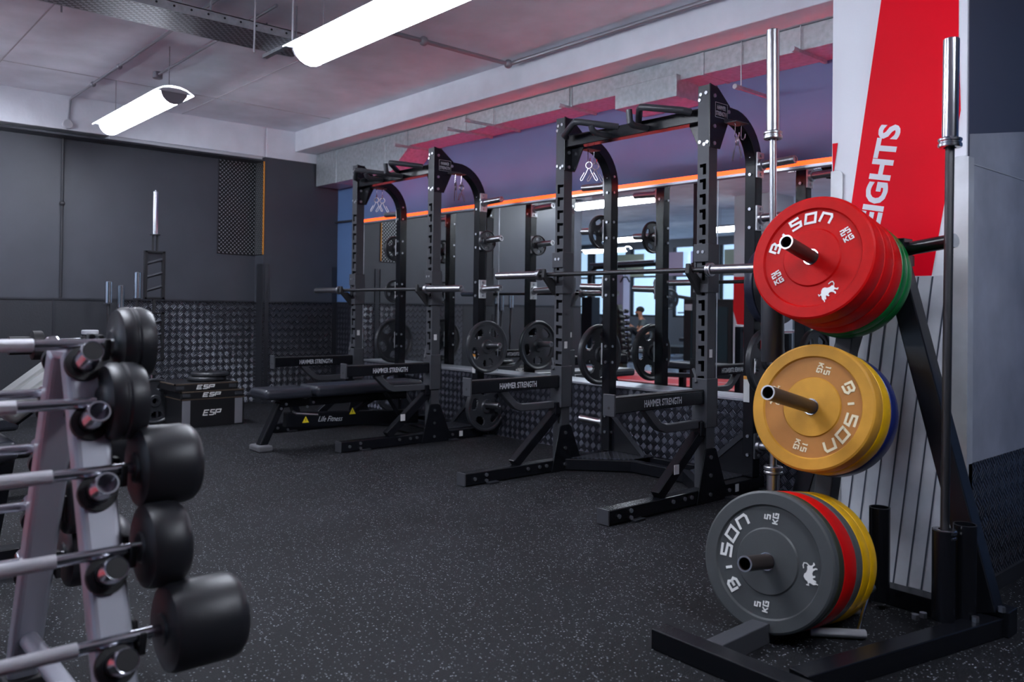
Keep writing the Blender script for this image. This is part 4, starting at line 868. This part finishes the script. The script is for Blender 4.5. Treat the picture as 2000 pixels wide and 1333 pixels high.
# bench press station behind it, with a racked short bar
t = thing('bench_press_station', 'black bench press frame with a white capped post', 'weight bench', (-5.2, 1.3, 0))
MB().bar((-5.2, 1.355, 0), (-5.2, 1.355, .88), .07, .07, up=(0, 1, 0)).bar((-5.2, .35, 0), (-5.2, .35, .80), .07, .07, up=(0, 1, 0)).build_each('upright', 'black', t, smooth=False, bev=.004)
MB().cyl((-5.2, 1.355, .88), (-5.2, 1.355, .905), .045, 20, .004).build('post_cap', 'whitepaint', t)
MB().bar((-5.2, .35, .08), (-5.2, 1.36, .08), .07, .07).bar((-5.2, .9, .05), (-6.5, .9, .05), .08, .07).bar((-6.5, .65, .04), (-6.5, 1.4, .04), .08, .07).build('base_frame', 'black', t, smooth=False, bev=.004)
MB().bar((-5.35, .9, .38), (-6.45, .9, .38), .28, .09).build('bench_pad', 'leather', t, smooth=True, bev=.025, seg=3)
MB().bar((-5.4, .9, .05), (-5.4, .9, .34), .07, .07, up=(0, 1, 0)).bar((-6.3, .9, .05), (-6.3, .9, .34), .07, .07, up=(0, 1, 0)).build_each('bench_post', 'black', t, smooth=False, bev=.004)
MB().bar((-5.2, 1.36, .33), (-6.1, 1.46, .30), .04, .05).build('side_rail', 'trim', t, smooth=False, bev=.003)
t = thing('loaded_bar', 'short barbell with a black head on the bench press posts', 'barbell', (-5.15, 1.0, .82))
MB().cyl((-5.15, 1.0, .835), (-5.15, 1.31, .838), .025, 20, .002).build('sleeve', 'chrome', t)
MB().lathe([(0, 0), (.075, 0), (.08, .006), (.08, .05), (.05, .055), (.05, .16), (0, .16)], (-5.15, 1.10, .825), (0, -1, 0), 32).build('weight_head', 'matt', t)
MB().cyl((-5.15, -.3, .825), (-5.15, .95, .825), .0145, 14).build('shaft', 'steel', t)
# ================================================================ PLYO BOXES AND DISCS
def plyo(label, x1, y0, z0, z1, dpt=.50, w=.555, slim=True):
    t = thing('plyometric_box', label, 'box', (x1 - dpt / 2, y0 + w / 2, z0), 'black wooden boxes by the far wall')
    MB().box(x1 - dpt, x1, y0, y0 + w, z0, z1).build('body', 'box', t, smooth=False, bev=.004)
    e = .003
    MB().box(x1 - .012, x1 + .002, y0 - .002, y0 + w + .002, z1 - .008, z1 + .0015).box(x1 - dpt, x1 + .002, y0 - .002, y0 + .008, z1 - .008, z1 + .0015).build('worn_edge', 'boxedge', t, smooth=False)
    pz = []
    for yy in (y0 + .012, y0 + w - .082):
        if slim: MB().box(x1, x1 + .003, yy, yy + .068, z0 + .016, z1 - .018).build('corner_plate', 'char', t, smooth=False, bev=.001)
        else: MB().box(x1, x1 + .003, yy - .004, yy + .066, z0 + .01, z1 - .012).build('corner_plate', 'conduit', t, smooth=False, bev=.001)
    zc = (z0 + z1) / 2; mb = MB(); h = .030 if slim else .042
    mtx = Matrix(((0, 0, 1, x1 + .001), (1, 0, 0, y0 + w * .47), (0, 1, 0, zc), (0, 0, 0, 1)))
    for i, ch in enumerate('ESP'): strokes(mb, ch, mtx @ Matrix.Translation(((i - 1) * .052, 0, 0)), .040, h, .0085, slant=.3)
    mb.build('lettering', 'print', t, smooth=False)
plyo('tall black box marked ESP at the bottom of the stack', -7.15, 2.585, 0, .245, slim=False)
plyo('flat black box marked ESP, middle of the stack', -7.145, 2.580, .2475, .310)
plyo('flat black box marked ESP, top of the stack, shifted left', -7.17, 2.535, .3125, .376)
for i, (y, z) in enumerate(((2.90, .380), (2.93, .418))):
    tag(MB().lathe([(.10, 0), (.155, 0), (.165, .010), (.165, .026), (.155, .036), (.10, .036), (.10, 0)], (-7.40, y, z), (0, 0, 1), 40).build('rubber_ring', 'rubber'), ['flat black ring on the box stack, lower of the two', 'flat black ring on the box stack, upper of the two'][i], 'ring', 'flat black rings on the boxes')
# ================================================================ VERTICAL BAR STORAGE
t = thing('bar_storage_stand', 'low black stand holding upright specialty bars by the far wall', 'bar stand', (-8.0, 2.4, 0))
MB().box(-8.25, -7.75, 2.10, 2.78, .0, .03).build('base_plate', 'black', t, smooth=False, bev=.004)
MB().box(-8.20, -7.80, 2.12, 2.76, .22, .235).build('upper_plate', 'black', t, smooth=False, bev=.003)
for x, y in ((-8.0, 2.23), (-8.05, 2.35), (-8.0, 2.475), (-8.0, 2.628)): MB().pipe((x, y, .03), (x, y, .27), .034, .030, 20).build('tube_holder', 'black', t)
for x, y in ((-8.2, 2.12), (-8.2, 2.76), (-7.8, 2.12), (-7.8, 2.76)): MB().cyl((x, y, .03), (x, y, .22), .012, 10).build('corner_post', 'black', t)
def ez(x, y, z0, z1, label, m='chrome', zl=None):
    t = thing('curl_bar', label, 'barbell', (x, y, z0), 'short bars standing in the black stand')
    MB().lathe([(0, 0), (.031, 0), (.031, z1 - z0 - .003), (.028, z1 - z0), (.012, z1 - z0), (0, z1 - z0 + .004)], (x, y, z0), (0, 0, 1), 24).build('sleeve', m, t)
    MB().lathe([(0, 0), (.036, 0), (.036, .010), (0, .010)], (x, y, z0 - .010), (0, 0, 1), 24).build('collar', 'trim', t)
    MB().tube([(x, y, z0 - .01), (x, y, .86), (x + .02, y + .03, .76), (x, y, .66), (x + .02, y + .03, .56), (x, y, .46), (x, y, .30)], .014, 12, up=(1, 0, 0)).build('shaft', 'oxide', t)
    MB().cyl((x, y, .035), (x, y, .30), .025, 20).build('sleeve', m, t)
ez(-8.0, 2.233, 1.061, 1.254, 'short bar with bright sleeve, leftmost in the black stand')
ez(-8.05, 2.352, 1.020, 1.222, 'short bar with bright sleeve, second from the left in the stand')
ez(-8.0, 2.478, 1.108, 1.346, 'short bar with bright sleeve beside the ladder shaped bar')
t = thing('multi_grip_bar', 'tall ladder framed multi grip bar standing by the far wall', 'barbell', (-8.0, 2.628, 0))
x, y = -8.0, 2.628
for z0, z1 in ((1.704, 2.10), (.035, .40)):
    MB().lathe([(0, 0), (.0255, 0), (.0255, z1 - z0 - .003), (.022, z1 - z0), (.01, z1 - z0), (.01, z1 - z0 + .012), (0, z1 - z0 + .012)], (x, y, z0), (0, 0, 1), 24).build('sleeve', 'chrome', t)
MB().lathe([(0, 0), (.045, 0), (.045, .008), (0, .008)], (x, y, 1.696), (0, 0, 1), 24).lathe([(0, 0), (.045, 0), (.045, .008), (0, .008)], (x, y, .40), (0, 0, 1), 24).build_each('collar', 'matt', t)
MB().box(x - .012, x + .012, y - .025, y - .013, 1.545, 1.70).box(x - .012, x + .012, y + .013, y + .025, 1.545, 1.70).box(x - .012, x + .012, y - .012, y + .012, .98, 1.10).box(x - .012, x + .012, y - .012, y + .012, .41, .52).build_each('neck', 'matt', t, smooth=False)
for z0, z1 in ((1.10, 1.55), (.52, .98)):
    f = MB().box(x - .015, x + .015, y - .095, y - .066, z0, z1).box(x - .015, x + .015, y + .066, y + .095, z0, z1).box(x - .015, x + .015, y - .092, y + .092, z1 - .02, z1).box(x - .015, x + .015, y - .092, y + .092, z0, z0 + .02); f.build('ladder_frame', 'box', t, smooth=False, bev=.003)
    for k in range(3):
        zz = z1 - .10 - k * .125; MB().tube([(x, y - .07, zz - .022), (x, y + .07, zz + .022)], .014, 12).build('cross_grip', 'trim', t)
MB().box(x - .008, x - .004, y - .066, y + .066, 1.445, 1.53).build('name_plate', 'trim', t, smooth=False)
t = grip_plate(.20, 'large grip plate leaning by the bar stand, behind the barbell heads', 5, .038); hang(t, -7.55, 2.50, .205, 1, 25)
# ================================================================ THE ROOM SEEN IN THE MIRROR
struct('wall_partition', MB().box(-19, XF2 - .2, .25, .40, 0, ZC), 'wall')
struct('wall_left', MB().box(-19.2, -19, YB, .4, 0, ZC), 'wall')
struct('wall_right_end', MB().box(XR, XR + .2, YB, 4.9, 0, ZC), 'wall')
bw = MB().box(XL, XR, YB - .2, YB, 0, .85).box(XL, XR, YB - .2, YB, 2.75, ZC)
wins = [(-18.6 + i * 1.5, -18.6 + i * 1.5 + 1.32) for i in range(15)]
xs = [XL] + [v for w in wins for v in w] + [XR]
for i in range(0, len(xs), 2): bw.box(xs[i], xs[i + 1], YB - .2, YB, .85, 2.75)
struct('wall_back', bw, mat('grey back wall', (.10, .11, .13), .6))
for i, (a, b) in enumerate(wins):
    w = MB().box(a, b, YB - .12, YB - .10, .85, 2.75).build('window_%d' % (i + 1), 'glass', smooth=False); w['kind'] = 'structure'
    MB().box(a, b, YB - .10, YB - .06, 1.95, 2.0).box(a, a + .05, YB - .10, YB - .04, .85, 2.75).box(b - .05, b, YB - .10, YB - .04, .85, 2.75).box(a, b, YB - .10, YB - .04, .85, .90).build('window_frame', 'trim', w, smooth=False)
for i, (x, y, m, w) in enumerate(((-15.8, 2.25, 'poster2', 1.4), (-14.2, 2.25, 'poster1', .9), (-13.1, 2.25, 'poster3', .8), (-12.0, 2.3, 'poster2', .9))):
    tag(MB().box(x - w / 2, x + w / 2, YB + .01, YB + .02, 1.98, 2.62).build('poster', m, smooth=False), ['pale olive poster over the far windows in the mirror', 'mauve poster over the far windows in the mirror', 'lilac poster over the far windows in the mirror', 'second olive poster over the far windows, right of the lilac one'][i], 'poster', 'posters over the windows')
struct('floor', MB().box(-18.9, XR, YB, -2.0, 0, .006), 'bluefloor')
struct('floor', MB().box(-18.9, XR, -1.95, -.15, 0, .006), 'redfloor')
tm = MB()
for y in (-1.9, -1.05, -.22): tm.box(-18.9, XR, y - .02, y + .02, .006, .008)
for x in range(-17, 5, 2): tm.box(x - .02, x + .02, -1.9, -1.05, .006, .008)
struct('trim_10', tm, 'whitepaint')
# pillar with red graphic
struct('wall_pillar_far', MB().box(-7.98, -7.30, -3.4, -2.7, 0, ZC), 'whitepaint')
g = tag(MB().prism([(-7.98, 1.62), (-7.30, 1.62), (-7.30, .02), (-7.62, .02), (-7.98, 1.05)], (0, -2.698, 0), (1, 0, 0), (0, 0, 1), (0, .002, 0)).build('wall_graphic', 'redfloor', smooth=False), 'red slanted graphic on the far pillar, seen in the mirror', 'wall graphic')
# drinks cabinet
t = thing('drinks_cabinet', 'tall dark glass fronted cabinet seen in the mirror beside the red pillar', 'cabinet', (-8.75, -3.1, 0))
MB().box(-9.15, -8.15, -3.6, -2.9, 0, 1.25).build('body', 'matt', t, smooth=False, bev=.01)
MB().box(-8.98, -8.22, -2.9, -2.885, .08, 1.12).build('glass_door', mat('dark glass', (.03, .05, .06), .08), t, smooth=False)
MB().box(-9.1, -8.95, -2.89, -2.87, 1.05, 1.16).build('control_box', 'whitepaint', t, smooth=False)
# white column
struct('wall_column_far', MB().box(-11.38, -11.18, -3.8, -3.6, 0, 1.86), mat('pale lilac column', (.66, .66, .86), .5))
struct('door_1', MB().box(-12.8, -11.6, -4.2, -4.1, 0, .002), 'trim')
# cable machine top with hangers
t = thing('cable_machine', 'cable machine with arched chrome top frame, seen in the mirror', 'exercise machine', (-11.4, -3.5, 0))
MB().tube([(-12.1, -3.6, .02), (-12.1, -3.6, 1.75), (-11.95, -3.6, 1.92), (-10.3, -3.6, 1.95), (-10.15, -3.6, 1.85), (-10.15, -3.6, .02)], .045, 12, up=(0, 1, 0)).build('frame', 'matt', t)
MB().tube([(-12.0, -3.5, 1.98), (-10.3, -3.5, 2.0)], .03, 12).build('top_bar', 'steel', t)
MB().box(-12.2, -10.05, -3.8, -3.4, 0, .05).build('base', 'matt', t, smooth=False, bev=.005)
MB().box(-12.25, -11.95, -3.75, -3.5, .3, 1.3).build('weight_stack', 'trim', t, smooth=False, bev=.005)
MB().tube([(-11.05, -3.5, 1.95), (-11.05, -3.5, 1.72)], .006, 6).build('cable', 'matt', t)
MB().tube([(-11.17, -3.5, 1.60), (-11.10, -3.5, 1.70), (-11.0, -3.5, 1.70), (-10.93, -3.5, 1.60)], .014, 8, up=(0, 1, 0)).build('handle', 'matt', t)
# dumbbell tower
t = thing('dumbbell_tower', 'dark green grey vertical rack of small dumbbells, seen in the mirror', 'dumbbell rack', (-10.0, -2.05, 0))
MB().prism([(-.24, 0), (.24, 0), (.16, .9), (.10, 1.14), (-.10, 1.14), (-.16, .9)], (-10.0, -2.10, 0), (1, 0, 0), (0, 0, 1), (0, .12, 0)).build('frame', mat('olive steel', (.06, .07, .055), .5), t, smooth=False, bev=.01)
for k in range(9):
    z = .18 + k * .105; s = .16 + .1 * (1 - k / 9)
    for sx in (-1, 1):
        d = thing('dumbbell', 'small dumbbell on the %s side of the vertical rack, level %s' % ('left' if sx < 0 else 'right', ['lowest', 'second', 'third', 'fourth', 'fifth', 'sixth', 'seventh', 'eighth', 'topmost'][k]), 'dumbbell', (-10.0 + sx * s, -2.04, z), 'dumbbells on the vertical rack')
        r = .062 - k * .003
        for q in (-1, 1): MB().cyl((-10.0 + sx * s, -2.04 + q * .05, z), (-10.0 + sx * s, -2.04 + q * .13, z), r, 14, .008).build('weight_head', 'rubber', d)
        MB().cyl((-10.0 + sx * s, -2.10, z), (-10.0 + sx * s, -1.98, z), .014, 10).build('handle', 'steel', d)
# plate loaded machine
t = thing('leg_machine', 'black plate loaded machine seen in the mirror through the rack', 'exercise machine', (-11.3, -5.0, 0))
MB().bar((-11.9, -5.0, .06), (-10.4, -5.0, .06), .08, .07).bar((-11.7, -5.4, .04), (-11.7, -4.6, .04), .08, .06).bar((-10.5, -5.4, .04), (-10.5, -4.6, .04), .08, .06).build('base', 'steel', t, smooth=False, bev=.005)
MB().bar((-11.5, -5.0, .06), (-10.9, -5.0, 1.1), .07, .08).bar((-10.9, -5.0, .06), (-10.75, -5.0, 1.25), .08, .08).bar((-10.85, -5.0, 1.2), (-11.9, -5.0, 1.35), .07, .07).build('frame', 'matt', t, smooth=False, bev=.005)
MB().bar((-11.7, -5.0, .42), (-11.25, -5.0, .42), .34, .09).build('seat', 'leather', t, bev=.02)
MB().bar((-11.15, -5.0, .5), (-10.95, -5.0, 1.1), .32, .08, up=(1, 0, 0)).build('back_pad', 'leather', t, bev=.02)
t.location.x += .75; t.location.y -= .3
g = grip_plate(.225, 'round grip plate on the black machine, against the bright windows', 5, .04); hang(g, -11.95, -4.85, 1.28, 1); g.matrix_world = basis((0, 1, 0), (-11.2, -5.15, 1.28))
t = thing('treadmill', 'dark treadmill under the far windows, seen in the mirror', 'treadmill', (-12.5, -7.6, 0))
MB().box(-12.9, -12.1, -8.4, -6.7, .0, .18).build('deck', 'matt', t, smooth=False, bev=.02)
MB().bar((-12.85, -8.2, .15), (-12.85, -8.35, 1.15), .06, .08, up=(1, 0, 0)).bar((-12.15, -8.2, .15), (-12.15, -8.35, 1.15), .06, .08, up=(1, 0, 0)).build_each('post', 'trim', t, smooth=False, bev=.01)
MB().bar((-12.9, -8.3, 1.15), (-12.1, -8.3, 1.15), .25, .18).build('console', 'matt', t, smooth=False, bev=.02)
MB().tube([(-12.85, -8.3, 1.0), (-12.85, -7.6, .98)], .02, 8).tube([(-12.15, -8.3, 1.0), (-12.15, -7.6, .98)], .02, 8).build_each('handrail', 'steel', t)
# person
P_ = thing('person', 'person in grey t-shirt and dark cap sitting low, holding a phone, seen in the mirror', 'person', (-12.81, -6.35, .16))
def skinned(name, pts, edges, m, parent, sub=2):
    me = bpy.data.meshes.new(name); bm = bmesh.new(); lay = bm.verts.layers.skin.verify(); vs = []
    for i, (p, r) in enumerate(pts):
        v = bm.verts.new(p); v[lay].radius = (r, r) if not isinstance(r, tuple) else r; v[lay].use_root = (i == 0); vs.append(v)
    for a, b in edges: bm.edges.new((vs[a], vs[b]))
    bm.to_mesh(me); bm.free(); me.materials.append(M[m])
    o = bpy.data.objects.new(name, me); COL.objects.link(o); o.parent = parent
    sk = o.modifiers.new('skin', 'SKIN'); sk.use_smooth_shade = True
    sb = o.modifiers.new('sub', 'SUBSURF'); sb.levels = sub; sb.render_levels = sub
    return o
# local frame: faces +x ; feet on the floor, seated low
pts = [((0, 0, .24), .13), ((.03, 0, .38), .125), ((.09, 0, .54), .13), ((.13, 0, .645), .075), ((.155, 0, .70), .052), ((.175, 0, .755), .062), ((.185, 0, .83), .088), ((.18, 0, .90), .072)]
ed = [(0, 1), (1, 2), (2, 3), (3, 4), (4, 5), (5, 6), (6, 7)]
for s in (-1, 1):
    k = len(pts)
    pts += [((.10, s * .17, .60), .062), ((.17, s * .215, .44), .045), ((.24, s * .21, .37), .040), ((.36, s * .12, .47), .031), ((.44, s * .055, .545), .024), ((.475, s * .045, .575), .026)]
    ed += [(2, k), (k, k + 1), (k + 1, k + 2), (k + 2, k + 3), (k + 3, k + 4), (k + 4, k + 5)]
    j = len(pts)
    for f in range(4):
        pts += [((.490 + .012 * f, s * (.030 - .004 * f), .600 + .012 * f - .03), .009), ((.505 + .006 * f, s * .010, .612 + .012 * f - .03), .008)]
        ed += [(k + 5, j + 2 * f), (j + 2 * f, j + 2 * f + 1)]
    j2 = len(pts); pts += [((.475, s * .02, .60), .010), ((.482, s * .008, .622), .008)]; ed += [(k + 5, j2), (j2, j2 + 1)]
    q = len(pts)
    pts += [((.06, s * .10, .22), .095), ((.42, s * .19, .46), .062), ((.46, s * .18, .18), .050), ((.42, s * .18, -.08), .036), ((.50, s * .19, -.125), .034), ((.60, s * .20, -.13), .028)]
    ed += [(0, q), (q, q + 1), (q + 1, q + 2), (q + 2, q + 3), (q + 3, q + 4), (q + 4, q + 5)]
body = skinned('body', pts, ed, 'skin', P_)
sp = [((0, 0, .25), .14), ((.03, 0, .38), .138), ((.09, 0, .54), .143), ((.125, 0, .625), .095)]; se = [(0, 1), (1, 2), (2, 3)]
for s in (-1, 1):
    k = len(sp); sp += [((.10, s * .17, .60), .074), ((.155, s * .21, .475), .062)]; se += [(2, k), (k, k + 1)]
skinned('t_shirt', sp, se, 'shirt', P_)
tp = [((0, 0, .22), .145), ((.015, 0, .33), .148)]; te = [(0, 1)]
for s in (-1, 1):
    k = len(tp); tp += [((.06, s * .10, .22), .105), ((.42, s * .19, .46), .072), ((.46, s * .18, .18), .060), ((.42, s * .18, -.04), .048)]; te += [(0, k), (k, k + 1), (k + 1, k + 2), (k + 2, k + 3)]
skinned('trousers', tp, te, 'trousers', P_)
for s in (-1, 1): MB().sphere((.52, s * .19, -.118), .052, 16, (2.3, .95, .85)).build('shoe', 'trousers', None).parent = P_
MB().sphere((.165, 0, .885), .098, 20, (1.05, .92, .85)).build('cap', 'hair', None).parent = P_
MB().sphere((.235, 0, .765), .055, 16, (.8, 1.0, 1.0)).build('beard', 'hair', None).parent = P_
MB().sphere((.273, 0, .822), .018, 10, (1.2, .7, 1.3)).build('nose', 'skin', None).parent = P_
for s in (-1, 1):
    MB().sphere((.258, s * .032, .845), .010, 8).build('eye', 'hair', None).parent = P_
    MB().sphere((.18, s * .088, .82), .022, 10, (.9, .4, 1.3)).build('ear', 'skin', None).parent = P_
P_.rotation_euler = (0, 0, math.atan2(.75, -.66))
t = tag(MB().box(-.005, .005, -.04, .04, 0, .15).build('phone', 'matt', smooth=False, bev=.003), 'dark phone held up by the person in the mirror', 'phone'); 
c_, s_ = math.cos(P_.rotation_euler.z), math.sin(P_.rotation_euler.z)
t.location = (-12.81 + c_ * .505, -6.35 + s_ * .505, .72); t.rotation_euler = (0, .2, P_.rotation_euler.z)
t = thing('low_box', 'dark low box the person sits on, seen in the mirror', 'box', (-12.95, -6.3, 0)); mb = MB().box(-.2, .2, -.25, .25, 0, .235); o = mb.build('body', 'matt', None, smooth=False, bev=.01); o.parent = t; t.location = (-12.81 - c_ * .02, -6.35 - s_ * .02, 0); t.rotation_euler = P_.rotation_euler
MB().box(-.2, .2, -.25, .25, .235, .25).build('lid', 'trim', None, smooth=False, bev=.004).parent = t
